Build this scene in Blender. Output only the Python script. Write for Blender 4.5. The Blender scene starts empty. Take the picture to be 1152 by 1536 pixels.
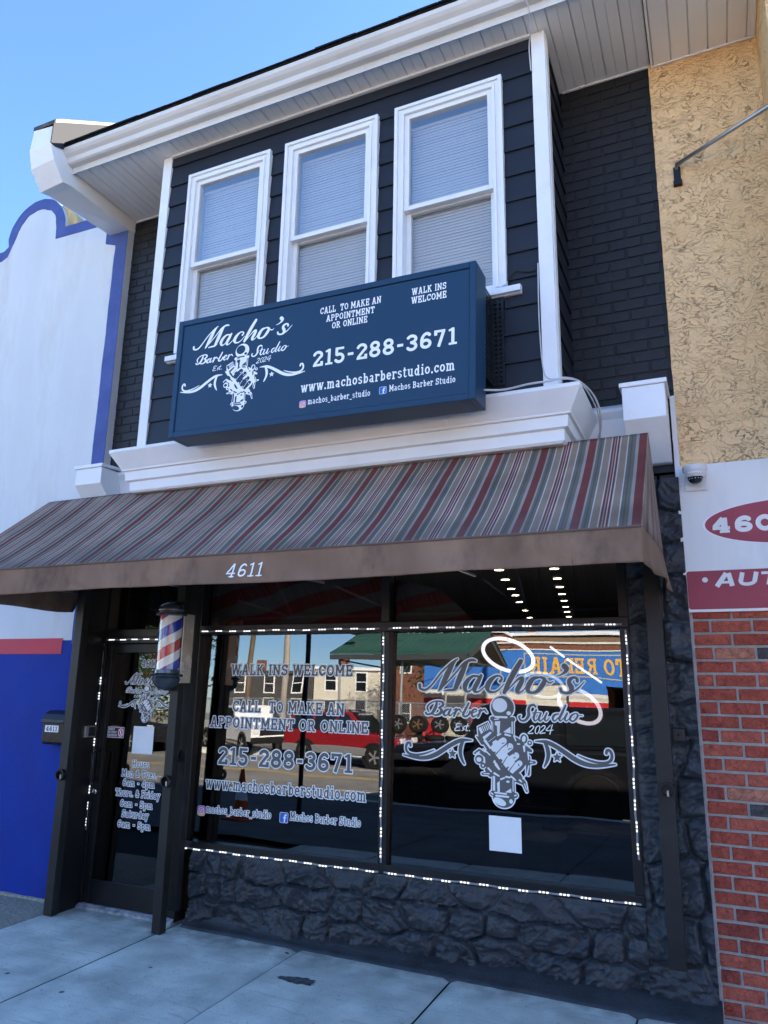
import bpy, bmesh, math, random
import numpy as np
from mathutils import Vector, Matrix, noise as mnoise
random.seed(7)
C = bpy.context
S = C.scene
R = math.radians

# ------------------------------------------------------------------ camera, sky, sun, exposure
YAW, PITCH, ROLL = R(-24.234), R(13.204), R(0.8986)
cam = bpy.data.cameras.new('camera')
cam.sensor_fit = 'VERTICAL'
cam.sensor_height = 36
cam.lens = 1105.4 / 1536 * 36
cam.clip_end = 2000
co = bpy.data.objects.new('camera', cam)
S.collection.objects.link(co)
_f = Vector((math.sin(YAW) * math.cos(PITCH), math.cos(YAW) * math.cos(PITCH), math.sin(PITCH)))
_r = Vector((math.cos(YAW), -math.sin(YAW), 0))
_u = _r.cross(_f)
_r2 = math.cos(ROLL) * _r + math.sin(ROLL) * _u
_u2 = -math.sin(ROLL) * _r + math.cos(ROLL) * _u
_m = Matrix((_r2, _u2, -_f)).transposed().to_4x4()
_m.translation = (0, -4.8, 1.7)
co.matrix_world = _m
S.camera = co

SUN_EL, SUN_AZ = R(27), R(45)          # azimuth from +Y (behind the shop) towards +X
world = bpy.data.worlds.new('World')
S.world = world
world.use_nodes = True
wn = world.node_tree
sky = wn.nodes.new('ShaderNodeTexSky')
sky.sky_type = 'NISHITA'
sky.sun_disc = False
sky.sun_elevation = SUN_EL
sky.sun_rotation = SUN_AZ
sky.altitude = 0
sky.air_density = 0.9
sky.dust_density = 0.1
sky.ozone_density = 6.0
wn.links.new(sky.outputs[0], wn.nodes['Background'].inputs[0])
wn.nodes['Background'].inputs[1].default_value = 0.062
sun = bpy.data.lights.new('sun', 'SUN')
sun.energy = 5.0
sun.angle = R(0.5)
sun.color = (1, .90, .75)
so = bpy.data.objects.new('sun', sun)
S.collection.objects.link(so)
_d = Vector((math.sin(SUN_AZ) * math.cos(SUN_EL), math.cos(SUN_AZ) * math.cos(SUN_EL), math.sin(SUN_EL)))
so.rotation_euler = _d.to_track_quat('Z', 'Y').to_euler()
S.view_settings.view_transform = 'Standard'
S.view_settings.look = 'None'
S.view_settings.exposure = 3.15
S.view_settings.gamma = 1
S.cycles.max_bounces = 8
S.cycles.transparent_max_bounces = 16
S.cycles.glossy_bounces = 4
S.cycles.caustics_reflective = False
S.cycles.caustics_refractive = False

# ------------------------------------------------------------------ helpers
WL = {}

class MB:
    def __init__(s):
        s.v = []; s.f = []; s.m = []; s.uv = {}
    def add(s, vs, fs, mi=0):
        b = len(s.v)
        s.v += [tuple(p) for p in vs]
        for f in fs:
            s.f.append(tuple(i + b for i in f)); s.m.append(mi)
        return s
    def box(s, x0, x1, y0, y1, z0, z1, mi=0):
        v = [(x, y, z) for x in (x0, x1) for y in (y0, y1) for z in (z0, z1)]
        return s.add(v, [(0, 1, 3, 2), (4, 6, 7, 5), (0, 4, 5, 1), (2, 3, 7, 6), (0, 2, 6, 4), (1, 5, 7, 3)], mi)
    def prism(s, poly, axis, a, b, mi=0):
        def pt(p, t):
            if axis == 'x': return (t, p[0], p[1])
            if axis == 'y': return (p[0], t, p[1])
            return (p[0], p[1], t)
        n = len(poly)
        v = [pt(p, a) for p in poly] + [pt(p, b) for p in poly]
        f = [tuple(range(n)), tuple(range(2 * n - 1, n - 1, -1))]
        f += [(i, (i + 1) % n, n + (i + 1) % n, n + i) for i in range(n)]
        return s.add(v, f, mi)
    def rings(s, rs, mi=0, cap=True, closed=True):
        n = len(rs[0]); v = []; f = []
        for r in rs: v += list(r)
        for i in range(len(rs) - 1):
            for j in range(n if closed else n - 1):
                k = (j + 1) % n
                f.append((i * n + j, i * n + k, (i + 1) * n + k, (i + 1) * n + j))
        if cap:
            f.append(tuple(range(n))); f.append(tuple(range((len(rs) - 1) * n, len(rs) * n))[::-1])
        return s.add(v, f, mi)
    def tube(s, pts, r, n=8, mi=0, cap=True):
        pts = [Vector(p) for p in pts]; rs = []; up = None
        for i, p in enumerate(pts):
            t = (pts[min(i + 1, len(pts) - 1)] - pts[max(i - 1, 0)]).normalized()
            if up is None:
                up = Vector((0, 0, 1)) if abs(t.z) < .9 else Vector((1, 0, 0))
            a = t.cross(up).normalized(); b = a.cross(t).normalized(); up = b
            rr = r[i] if isinstance(r, (list, tuple)) else r
            rs.append([p + (a * math.cos(q) + b * math.sin(q)) * rr for q in [2 * math.pi * k / n for k in range(n)]])
        return s.rings(rs, mi, cap)
    def lathe(s, prof, c, n=24, mi=0, axis='z', cap=True):
        rs = []
        for r, h in prof:
            ring = []
            for k in range(n):
                a = 2 * math.pi * k / n
                p, q = r * math.cos(a), r * math.sin(a)
                o = (p, q, h) if axis == 'z' else ((p, h, q) if axis == 'y' else (h, p, q))
                ring.append((c[0] + o[0], c[1] + o[1], c[2] + o[2]))
            rs.append(ring)
        return s.rings(rs, mi, cap)
    def bbox(s):
        a = np.array(s.v); return a.min(0), a.max(0)

def build(mb, name, mats, parent=None, bevel=0, smooth=False, loc=None, recalc=True, seg=2):
    if not isinstance(mats, (list, tuple)): mats = [mats]
    lo, hi = mb.bbox()
    if loc is None: loc = ((lo[0] + hi[0]) / 2, (lo[1] + hi[1]) / 2, lo[2])
    loc = Vector([float(q) for q in loc])
    me = bpy.data.meshes.new(name)
    me.from_pydata([(p[0] - loc.x, p[1] - loc.y, p[2] - loc.z) for p in mb.v], [], mb.f)
    for m in mats: me.materials.append(m)
    me.polygons.foreach_set('material_index', mb.m)
    if mb.uv:
        ul = me.uv_layers.new(name='UVMap')
        for pi, uvs in mb.uv.items():
            for li, q in zip(me.polygons[pi].loop_indices, uvs): ul.data[li].uv = q
    if recalc:
        bm = bmesh.new(); bm.from_mesh(me)
        bmesh.ops.recalc_face_normals(bm, faces=bm.faces)
        bm.to_mesh(me); bm.free()
    if smooth:
        me.polygons.foreach_set('use_smooth', [True] * len(me.polygons))
        me.set_sharp_from_angle(angle=R(smooth if smooth is not True else 40))
    me.update()
    o = bpy.data.objects.new(name, me)
    S.collection.objects.link(o)
    if bevel:
        b = o.modifiers.new('bevel', 'BEVEL'); b.width = bevel; b.segments = seg; b.limit_method = 'ANGLE'; b.angle_limit = R(35)
        b.harden_normals = False
    WL[o.name] = loc
    if parent is not None:
        o.parent = parent; o.location = loc - WL[parent.name]
    else:
        o.location = loc
    return o

def tag(o, label=None, cat=None, group=None, kind=None):
    if label: o['label'] = label
    if cat: o['category'] = cat
    if group: o['group'] = group
    if kind: o['kind'] = kind
    return o

def thing(name, label, cat, loc, group=None):
    o = bpy.data.objects.new(name, None); S.collection.objects.link(o)
    o.empty_display_size = .1
    o.location = loc; WL[o.name] = Vector(loc)
    return tag(o, label, cat, group)

def struct(mb, name, mats, **k): return tag(build(mb, name, mats, **k), kind='structure')

def copy_tree(o, parent=None):
    c = o.copy(); S.collection.objects.link(c)
    if parent is not None: c.parent = parent
    for ch in o.children: copy_tree(ch, c)
    return c

# ------------------------------------------------------------------ materials
def lerp(a, b, t): return tuple(a[i] * (1 - t) + b[i] * t for i in range(3))

def mat(name, col, rough=.6, var=0, vscale=6, bump=0, bscale=60, metal=0, coat=0, spec=None, dirt=0, dirtcol=(.05, .045, .04), dscale=1.5, stretch=(1, 1, 1)):
    if spec is None: spec = .1 if rough >= .7 else .32
    m = bpy.data.materials.new(name); m.use_nodes = True
    n = m.node_tree; L = n.links; p = n.nodes['Principled BSDF']
    p.inputs['Base Color'].default_value = (*col, 1); p.inputs['Roughness'].default_value = rough
    p.inputs['Metallic'].default_value = metal; p.inputs['Coat Weight'].default_value = coat
    p.inputs['Specular IOR Level'].default_value = spec
    tc = n.nodes.new('ShaderNodeTexCoord'); mp = n.nodes.new('ShaderNodeMapping'); mp.inputs['Scale'].default_value = stretch
    g = n.nodes.new('ShaderNodeNewGeometry')
    L.new(g.outputs['Position'], mp.inputs['Vector'])
    out = None
    if var:
        t = n.nodes.new('ShaderNodeTexNoise'); t.inputs['Scale'].default_value = vscale; t.inputs['Detail'].default_value = 6
        L.new(mp.outputs[0], t.inputs['Vector'])
        r = n.nodes.new('ShaderNodeValToRGB')
        r.color_ramp.elements[0].position = .3; r.color_ramp.elements[1].position = .7
        r.color_ramp.elements[0].color = (*[c * (1 - var) for c in col], 1)
        r.color_ramp.elements[1].color = (*[min(1, c * (1 + var)) for c in col], 1)
        L.new(t.outputs[0], r.inputs[0]); out = r.outputs[0]
        rr = n.nodes.new('ShaderNodeMapRange'); rr.inputs[3].default_value = max(.02, rough - .12); rr.inputs[4].default_value = min(1, rough + .12)
        L.new(t.outputs[0], rr.inputs[0]); L.new(rr.outputs[0], p.inputs['Roughness'])
    if dirt:
        t = n.nodes.new('ShaderNodeTexNoise'); t.inputs['Scale'].default_value = dscale; t.inputs['Detail'].default_value = 8; t.inputs['Roughness'].default_value = .65
        L.new(mp.outputs[0], t.inputs['Vector'])
        r = n.nodes.new('ShaderNodeMapRange'); r.inputs[1].default_value = .5; r.inputs[2].default_value = .75; r.inputs[4].default_value = dirt
        L.new(t.outputs[0], r.inputs[0])
        x = n.nodes.new('ShaderNodeMix'); x.data_type = 'RGBA'
        L.new(r.outputs[0], x.inputs[0])
        if out: L.new(out, x.inputs[6])
        else: x.inputs[6].default_value = (*col, 1)
        x.inputs[7].default_value = (*dirtcol, 1); out = x.outputs[2]
    if out: L.new(out, p.inputs['Base Color'])
    if bump:
        t = n.nodes.new('ShaderNodeTexNoise'); t.inputs['Scale'].default_value = bscale; t.inputs['Detail'].default_value = 5
        L.new(mp.outputs[0], t.inputs['Vector'])
        b = n.nodes.new('ShaderNodeBump'); b.inputs['Strength'].default_value = bump; b.inputs['Distance'].default_value = .01
        L.new(t.outputs[0], b.inputs['Height']); L.new(b.outputs[0], p.inputs['Normal'])
    return m

def emit(name, col, st):
    m = bpy.data.materials.new(name); m.use_nodes = True
    n = m.node_tree; n.nodes.remove(n.nodes['Principled BSDF'])
    e = n.nodes.new('ShaderNodeEmission'); e.inputs[0].default_value = (*col, 1); e.inputs[1].default_value = st
    n.links.new(e.outputs[0], n.nodes['Material Output'].inputs[0]); return m

def glass(name, base, grow, tint, wob=0.0):
    """pane: clear transmission tinted, mirror reflection rising at grazing angles"""
    m = bpy.data.materials.new(name); m.use_nodes = True
    n = m.node_tree; L = n.links; n.nodes.remove(n.nodes['Principled BSDF'])
    t = n.nodes.new('ShaderNodeBsdfTransparent'); t.inputs[0].default_value = (*tint, 1)
    g = n.nodes.new('ShaderNodeBsdfGlossy'); g.inputs['Roughness'].default_value = 0.0; g.inputs[0].default_value = (.97, .98, 1, 1)
    lw = n.nodes.new('ShaderNodeMath'); lw.operation = 'POWER'; lw.inputs[1].default_value = 4
    fc = n.nodes.new('ShaderNodeLayerWeight'); fc.inputs[0].default_value = .5; L.new(fc.outputs['Facing'], lw.inputs[0])
    mr = n.nodes.new('ShaderNodeMath'); mr.operation = 'MULTIPLY_ADD'; mr.inputs[1].default_value = grow; mr.inputs[2].default_value = base
    mr.use_clamp = True
    L.new(lw.outputs[0], mr.inputs[0])
    x = n.nodes.new('ShaderNodeMixShader'); L.new(mr.outputs[0], x.inputs[0]); L.new(t.outputs[0], x.inputs[1]); L.new(g.outputs[0], x.inputs[2])
    if wob:
        ge = n.nodes.new('ShaderNodeNewGeometry')
        no = n.nodes.new('ShaderNodeTexNoise'); no.inputs['Scale'].default_value = 1.3; no.inputs['Detail'].default_value = 1
        L.new(ge.outputs['Position'], no.inputs['Vector'])
        b = n.nodes.new('ShaderNodeBump'); b.inputs['Strength'].default_value = 1; b.inputs['Distance'].default_value = wob
        L.new(no.outputs[0], b.inputs['Height']); L.new(b.outputs[0], g.inputs['Normal'])
    L.new(x.outputs[0], n.nodes['Material Output'].inputs[0]); return m

M = {}
M['white_trim'] = mat('white_trim', (.80, .81, .82), .38, var=.03, vscale=3, dirt=.18, dirtcol=(.5, .47, .42), dscale=2.5)
M['white_vinyl'] = mat('white_vinyl', (.86, .84, .81), .45, var=.04, vscale=2, dirt=.25, dirtcol=(.5, .47, .43), dscale=1.2)
M['gutter'] = mat('gutter', (.66, .645, .62), .3, var=.05, vscale=1.5, dirt=.4, dirtcol=(.36, .32, .27), dscale=2.2, stretch=(.5, 1, 2.5))
M['galv'] = mat('galvanised', (.055, .055, .054), .6, var=.3, vscale=6, metal=0, dirt=.4, dirtcol=(.3, .2, .12), dscale=3)
M['shaded_lead'] = mat('shaded_lead_flashing', (.045, .047, .052), .95, spec=.04)  # lead kept very dark so a sunlit side looks shaded
M['shingle'] = mat('shingle', (.016, .016, .018), .9, var=.4, vscale=40, bump=.6, bscale=150)
M['siding'] = mat('siding', (.0165, .0195, .027), .45, spec=.3, var=.12, vscale=2.0, bump=.05, bscale=25, stretch=(1, 1, 6))
M['black_brick'] = mat('black_brick_paint', (.0135, .0145, .0175), .5, var=.22, vscale=20, bump=.5, bscale=90)
M['black_mortar'] = mat('black_mortar_paint', (.011, .012, .014), .6, bump=.3, bscale=120)
M['stone'] = mat('stone_paint', (.031, .0355, .042), .38, var=.25, vscale=9, bump=.55, bscale=55, dirt=.3, dirtcol=(.07, .07, .07), dscale=4)
M['bronze'] = mat('dark_bronze', (.0085, .0085, .0095), .38, var=.2, vscale=3, spec=.35)
M['rail'] = mat('rail_paint', (.015, .0148, .015), .45, var=.2, vscale=4, dirt=.3, dirtcol=(.06, .055, .05), dscale=3)
M['black_metal'] = mat('black_metal', (.012, .012, .013), .35)
M['black_plastic'] = mat('black_plastic', (.014, .014, .016), .3, var=.1, vscale=10)
M['white_paint'] = mat('white_vinyl_letter', (.90, .91, .91), .5)
M['grey_vinyl'] = mat('grey_vinyl', (.125, .122, .118), .5)
M['ice'] = mat('pale_vinyl', (.86, .89, .90), .5)
M['sign_blue'] = mat('sign_blue', (.0125, .047, .098), .45, spec=.25, var=.04, vscale=1.5)
M['sign_side'] = mat('sign_side', (.016, .032, .07), .25, var=.05, vscale=2)
M['brown'] = None
M['chrome'] = mat('chrome', (.7, .7, .72), .15, metal=1)
M['steel'] = mat('steel', (.45, .45, .46), .35, metal=.9, var=.15, vscale=8)
M['cable_white'] = mat('cable_white', (.55, .55, .54), .5)
M['cable_black'] = mat('cable_black', (.012, .012, .012), .5)
M['led'] = emit('led_light', (.93, .96, 1), .20)
M['led_tape'] = mat('led_tape', (.26, .27, .29), .4)
M['store_glass'] = glass('storefront_glass', .105, .8, (.30, .31, .33), wob=.0022)
M['door_glass'] = glass('door_glass', .09, .8, (.25, .26, .28), wob=.002)
M['transom_glass'] = glass('transom_glass', .06, .8, (.6, .6, .6), wob=.002)
M['house_glass'] = glass('house_glass', .15, 1.2, (.96, .97, .98), wob=.001)
M['low_glass'] = glass('lower_sash_glass', .045, .9, (.93, .94, .95), wob=.001)
M['blind'] = mat('blind_slat', (.60, .59, .56), .45)
M['dark_room'] = mat('dark_room', (.02, .02, .022), .8)

# ------------------------------------------------------------------ lettering: signed distance fields turned into flat cut vinyl
def catmull(pts, k=4):
    if len(pts) < 3: return pts
    closed = tuple(pts[0][:2]) == tuple(pts[-1][:2])
    P = [np.array(p, float) for p in pts]
    out = []
    n = len(P)
    for i in range(n - 1):
        p1, p2 = P[i], P[i + 1]
        p0 = P[i - 1] if i > 0 else (P[-2] if closed else 2 * p1 - p2)
        p3 = P[i + 2] if i + 2 < n else (P[1] if closed else 2 * p2 - p1)
        for j in range(k):
            t = j / k
            out.append(.5 * (2 * p1 + (p2 - p0) * t + (2 * p0 - 5 * p1 + 4 * p2 - p3) * t * t + (3 * p1 - p0 - 3 * p2 + p3) * t ** 3))
    out.append(P[-1])
    return [tuple(q) for q in out]

def stroke(pts, k=4):       # points (x, y, radius) -> tapered capsules
    q = catmull(pts, k)
    return [('c', a[0], a[1], max(a[2], 1e-5), b[0], b[1], max(b[2], 1e-5)) for a, b in zip(q, q[1:])]

def pbox(pr):
    k = pr[0]
    if k == 'c': return min(pr[1] - pr[3], pr[4] - pr[6]), max(pr[1] + pr[3], pr[4] + pr[6]), min(pr[2] - pr[3], pr[5] - pr[6]), max(pr[2] + pr[3], pr[5] + pr[6])
    if k == 'b':
        w = pr[5] / 2
        return min(pr[1], pr[3]) - w, max(pr[1], pr[3]) + w, min(pr[2], pr[4]) - w, max(pr[2], pr[4]) + w
    if k == 'e': return pr[1] - max(pr[3:5]), pr[1] + max(pr[3:5]), pr[2] - max(pr[3:5]), pr[2] + max(pr[3:5])
    xs = [p[0] for p in pr[1]]; ys = [p[1] for p in pr[1]]
    return min(xs), max(xs), min(ys), max(ys)

def pdist(pr, X, Y):
    k = pr[0]
    if k == 'c':
        _, x0, y0, r0, x1, y1, r1 = pr
        dx, dy = x1 - x0, y1 - y0; l = dx * dx + dy * dy
        t = np.clip(((X - x0) * dx + (Y - y0) * dy) / l, 0, 1) if l > 1e-14 else np.zeros_like(X)
        return np.hypot(X - x0 - t * dx, Y - y0 - t * dy) - (r0 + (r1 - r0) * t)
    if k == 'b':
        _, x0, y0, x1, y1, w = pr
        dx, dy = x1 - x0, y1 - y0; l = math.hypot(dx, dy); dx /= l; dy /= l
        a = (X - (x0 + x1) / 2) * dx + (Y - (y0 + y1) / 2) * dy; b = -(X - (x0 + x1) / 2) * dy + (Y - (y0 + y1) / 2) * dx
        qa = np.abs(a) - l / 2; qb = np.abs(b) - w / 2
        return np.hypot(np.maximum(qa, 0), np.maximum(qb, 0)) + np.minimum(np.maximum(qa, qb), 0)
    if k == 'e':
        _, cx, cy, rx, ry, *rot = pr
        c, s_ = (math.cos(rot[0]), math.sin(rot[0])) if rot else (1, 0)
        a = (X - cx) * c + (Y - cy) * s_; b = -(X - cx) * s_ + (Y - cy) * c
        q = np.hypot(a / rx, b / ry)
        return (q - 1) * min(rx, ry)
    P = pr[1]; d = np.full(X.shape, 1e9); ins = np.zeros(X.shape, bool)
    for (x0, y0), (x1, y1) in zip(P, P[1:] + P[:1]):
        dx, dy = x1 - x0, y1 - y0; l = dx * dx + dy * dy + 1e-18
        t = np.clip(((X - x0) * dx + (Y - y0) * dy) / l, 0, 1)
        d = np.minimum(d, np.hypot(X - x0 - t * dx, Y - y0 - t * dy))
        if y0 != y1:
            c = (y0 > Y) != (y1 > Y)
            ins ^= c & (X < (x1 - x0) * (Y - y0) / (y1 - y0) + x0)
    return np.where(ins, -d, d)

class Field:
    def __init__(s, x0, x1, y0, y1, h):
        s.x0, s.y0, s.h = x0, y0, h
        s.nx = int((x1 - x0) / h) + 2; s.ny = int((y1 - y0) / h) + 2
        s.F = np.full((s.ny, s.nx), 1.0)
        s.xs = x0 + h * np.arange(s.nx); s.ys = y0 + h * np.arange(s.ny)
    def union(s, prims, pad):
        F = s.new()
        for pr in prims:
            a, b, c, d = pbox(pr)
            i0 = max(0, int((a - pad - s.x0) / s.h)); i1 = min(s.nx, int((b + pad - s.x0) / s.h) + 2)
            j0 = max(0, int((c - pad - s.y0) / s.h)); j1 = min(s.ny, int((d + pad - s.y0) / s.h) + 2)
            if i1 <= i0 or j1 <= j0: continue
            X, Y = np.meshgrid(s.xs[i0:i1], s.ys[j0:j1])
            F[j0:j1, i0:i1] = np.minimum(F[j0:j1, i0:i1], pdist(pr, X, Y))
        return F
    def new(s): return np.full((s.ny, s.nx), 1.0)
    def mesh(s, F):
        """polygons of the region F < 0"""
        neg = F < 0; ny, nx = F.shape; polys = []
        q = neg[:-1, :-1].astype(int) + neg[:-1, 1:] + neg[1:, 1:] + neg[1:, :-1]
        xs, ys = s.xs, s.ys
        for j in range(ny - 1):
            row = q[j]
            if not row.any(): continue
            i = 0; idx = np.nonzero(row)[0]; k = 0
            while k < len(idx):
                i = idx[k]
                if row[i] == 4:
                    e = k
                    while e + 1 < len(idx) and idx[e + 1] == idx[e] + 1 and row[idx[e + 1]] == 4: e += 1
                    a, b = xs[i], xs[idx[e] + 1]
                    polys.append([(a, ys[j]), (b, ys[j]), (b, ys[j + 1]), (a, ys[j + 1])]); k = e + 1
                else:
                    cs = [(xs[i], ys[j], F[j, i]), (xs[i + 1], ys[j], F[j, i + 1]), (xs[i + 1], ys[j + 1], F[j + 1, i + 1]), (xs[i], ys[j + 1], F[j + 1, i])]
                    p = []
                    for a, b in zip(cs, cs[1:] + cs[:1]):
                        if a[2] < 0: p.append((a[0], a[1]))
                        if (a[2] < 0) != (b[2] < 0):
                            t = a[2] / (a[2] - b[2]); p.append((a[0] + (b[0] - a[0]) * t, a[1] + (b[1] - a[1]) * t))
                    if len(p) >= 3: polys.append(p)
                    k += 1
        return polys

T = .2
def _slab(): 
    G = {}
    s_ = lambda *a: ('b', *a)
    V = lambda x, a=0, b=1: s_(x, a, x, b, T)
    def H(x0, x1, y, w=.15): return s_(x0, y, x1, y, w)
    sb = lambda x, h=.19: H(x - h, x + h, .065, .13)
    st = lambda x, h=.19, top=1: H(x - h, x + h, top - .065, .13)
    def arc(cx, cy, rx, ry, a0, a1, r=T / 2, n=12):
        p = [(cx + rx * math.cos(R(a0 + (a1 - a0) * i / n)), cy + ry * math.sin(R(a0 + (a1 - a0) * i / n))) for i in range(n + 1)]
        return [('c', *a, r, *b, r) for a, b in zip(p, p[1:])]
    D = lambda x0, y0, x1, y1, w=T: s_(x0, y0, x1, y1, w)
    G['A'] = (.98, [D(.2, 0, .46, 1), D(.78, 0, .52, 1), H(.28, .7, .34), sb(.19), sb(.79), H(.36, .62, .93)])
    G['B'] = (.86, [V(.2), *arc(.48, .74, .22, .17, -90, 90), *arc(.5, .29, .25, .2, -90, 90), H(.02, .5, .92), H(.2, .5, .55), H(.02, .5, .08)])
    G['C'] = (.84, [*arc(.45, .5, .33, .4, 35, 325), V(.74, .62, .95), ])
    G['D'] = (.88, [V(.2), *arc(.42, .5, .34, .41, -90, 90), H(.02, .44, .92), H(.02, .44, .08)])
    G['E'] = (.82, [V(.2), H(.02, .74, .925), H(.02, .76, .075), H(.2, .56, .5), V(.7, .68, 1), V(.71, 0, .32), V(.55, .36, .64)])
    G['F'] = (.78, [V(.2), H(.02, .74, .925), H(.2, .54, .5), V(.68, .66, 1), sb(.2, .22), V(.53, .36, .64)])
    G['H'] = (.96, [V(.2), V(.76), H(.2, .76, .5), sb(.2), sb(.76), st(.2), st(.76)])
    G['I'] = (.44, [V(.22), sb(.22, .2), st(.22, .2)])
    G['K'] = (.96, [V(.2), D(.24, .44, .72, .98, .18), D(.42, .58, .78, .04, .19), sb(.2), st(.2), sb(.76, .18), st(.7, .17)])
    G['L'] = (.78, [V(.2), H(.02, .74, .075), st(.2, .2), V(.67, 0, .36)])
    G['M'] = (1.14, [V(.2), V(.94), D(.22, .97, .57, .25, .2), D(.92, .97, .57, .25, .2), sb(.2), sb(.94), H(.02, .26, .935, .13), H(.88, 1.12, .935, .13)])
    G['N'] = (.98, [V(.2), V(.78), D(.2, .96, .78, .06, .2), sb(.2), st(.78), H(.02, .24, .935, .13)])
    G['O'] = (.9, [*arc(.45, .5, .33, .4, 0, 360, n=20)])
    G['P'] = (.84, [V(.2), *arc(.46, .7, .25, .21, -90, 90), H(.02, .46, .92), H(.2, .46, .48), sb(.2, .22)])
    G['R'] = (.96, [V(.2), *arc(.46, .72, .23, .2, -90, 90), H(.02, .46, .92), H(.2, .5, .51), D(.48, .5, .74, .06, .19), sb(.2, .2), sb(.78, .16)])
    G['S'] = (.8, [*arc(.4, .72, .26, .2, 30, 270, n=10), *arc(.4, .3, .28, .21, 90, -150, n=10), V(.68, .66, .97), V(.11, .03, .34)])
    G['T'] = (.86, [V(.43), H(.02, .84, .925), sb(.43, .22), V(.1, .66, 1), V(.76, .66, 1)])
    G['U'] = (.94, [V(.2, .35), V(.74, .35), *arc(.47, .37, .27, .28, 180, 360), st(.2), st(.74)])
    G['W'] = (1.3, [D(.18, .97, .38, 0), D(.62, .9, .42, 0), D(.68, .9, .88, 0), D(1.12, .97, .92, 0), st(.17), H(.5, .8, .935, .13), st(1.13)])
    G['Y'] = (.92, [V(.46, 0, .5), D(.17, .97, .46, .45, .19), D(.75, .97, .46, .45, .19), sb(.46, .22), st(.17, .17), st(.75, .17)])
    G['&'] = (.95, [*arc(.42, .77, .18, .15, 0, 360), *arc(.38, .3, .27, .22, 60, 330), D(.3, .66, .84, .04, .18), H(.6, .92, .42, .13)])
    G['-'] = (.56, [H(.08, .48, .46, .17)])
    G['_'] = (.6, [H(.0, .6, -.12, .12)])
    G['.'] = (.32, [s_(.16, 0, .16, .2, .2)])
    G[' '] = (.38, [])
    G['0'] = (.8, [*arc(.4, .5, .28, .4, 0, 360, n=20)])
    G['1'] = (.58, [V(.32), sb(.32, .26), D(.06, .84, .34, .95, .13)])
    G['2'] = (.8, [*arc(.4, .7, .27, .2, 165, -30, n=10), D(.6, .6, .16, .14, .19), H(.06, .74, .08), V(.69, 0, .3)])
    G['3'] = (.8, [*arc(.38, .72, .27, .19, 150, -80, n=10), *arc(.38, .29, .28, .2, 80, -155, n=10), H(.28, .44, .52, .17)])
    G['4'] = (.86, [V(.56), D(.52, .96, .12, .36, .17), H(.03, .8, .3), sb(.56, .22)])
    G['5'] = (.8, [V(.18, .5, 1), H(.1, .7, .92), *arc(.37, .32, .28, .24, 120, -150, n=12)])
    G['6'] = (.8, [*arc(.4, .31, .27, .21, 0, 360, n=18), *arc(.46, .46, .33, .45, 95, 190, n=8), *arc(.46, .72, .2, .19, 30, 95, n=4)])
    G['7'] = (.8, [H(.06, .74, .92), D(.64, .9, .32, 0), V(.13, .68, 1), ])
    G['8'] = (.82, [*arc(.41, .72, .24, .19, 0, 360, n=18), *arc(.41, .29, .28, .2, 0, 360, n=18)])
    G['9'] = (.8, [*arc(.4, .69, .27, .21, 0, 360, n=18), *arc(.34, .54, .33, .45, -85, 10, n=8)])
    xh = .74
    v = lambda x, a=0, b=xh: s_(x, a, x, b, .19)
    tb = lambda x: H(x - .2, x + .06, xh - .06, .12)
    G['a'] = (.74, [v(.5, 0, .55), *arc(.33, .5, .18, .15, 0, 140, .09), *arc(.32, .21, .2, .13, 0, 360, .085), H(.46, .7, .06, .12)])
    G['b'] = (.78, [v(.2, 0, 1), *arc(.43, .36, .2, .28, 0, 360, .09), H(.02, .24, .94, .12)])
    G['c'] = (.66, [*arc(.36, .37, .24, .28, 40, 320, .095), s_(.58, .46, .58, .7, .14)])
    G['d'] = (.8, [v(.56, 0, 1), *arc(.33, .36, .2, .28, 0, 360, .09), H(.4, .6, .94, .12), H(.54, .78, .06, .12)])
    G['e'] = (.7, [*arc(.35, .37, .24, .28, 0, 310, .095), H(.14, .6, .38, .13)])
    G['h'] = (.84, [v(.2, 0, 1), *arc(.42, .44, .2, .22, 0, 150, .09), v(.62, 0, .48), H(.02, .24, .94, .12), sb(.2), sb(.62)])
    G['i'] = (.42, [v(.22), tb(.22), sb(.22), s_(.22, .84, .22, 1.02, .2)])
    G['m'] = (1.18, [v(.2), *arc(.39, .44, .18, .22, 0, 150, .09), v(.57, 0, .48), *arc(.76, .44, .18, .22, 0, 150, .09), v(.94, 0, .48), tb(.2), sb(.2, .17), sb(.57, .15), sb(.96, .17)])
    G['n'] = (.84, [v(.2), *arc(.42, .44, .2, .22, 0, 150, .09), v(.62, 0, .48), tb(.2), sb(.2), sb(.62)])
    G['o'] = (.74, [*arc(.37, .37, .25, .28, 0, 360, .095, 18)])
    G['p'] = (.78, [v(.2, -.28), *arc(.43, .37, .2, .28, 0, 360, .09), tb(.2), H(.02, .4, -.22, .12)])
    G['r'] = (.66, [v(.2), *arc(.42, .44, .2, .22, 70, 160, .09), s_(.56, .5, .56, .7, .16), tb(.2), H(.02, .42, .06, .12)])
    G['s'] = (.64, [*arc(.32, .53, .2, .14, 30, 270, .085, 8), *arc(.32, .22, .21, .15, 90, -150, .085, 8)])
    G['t'] = (.56, [v(.24, .15, .95), H(.04, .5, .68, .12), *arc(.38, .2, .14, .14, 180, 320, .085, 6)])
    G['u'] = (.84, [v(.2, .25), *arc(.4, .3, .2, .22, 180, 340, .09), v(.6), tb(.2), H(.42, .64, .68, .12), H(.58, .82, .06, .12)])
    G['w'] = (1.12, [D(.15, .74, .34, 0, .17), D(.54, .66, .38, 0, .17), D(.58, .66, .75, 0, .17), D(.97, .74, .78, 0, .17), H(.0, .3, .68, .12), H(.44, .68, .68, .12), H(.82, 1.12, .68, .12)])
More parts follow.
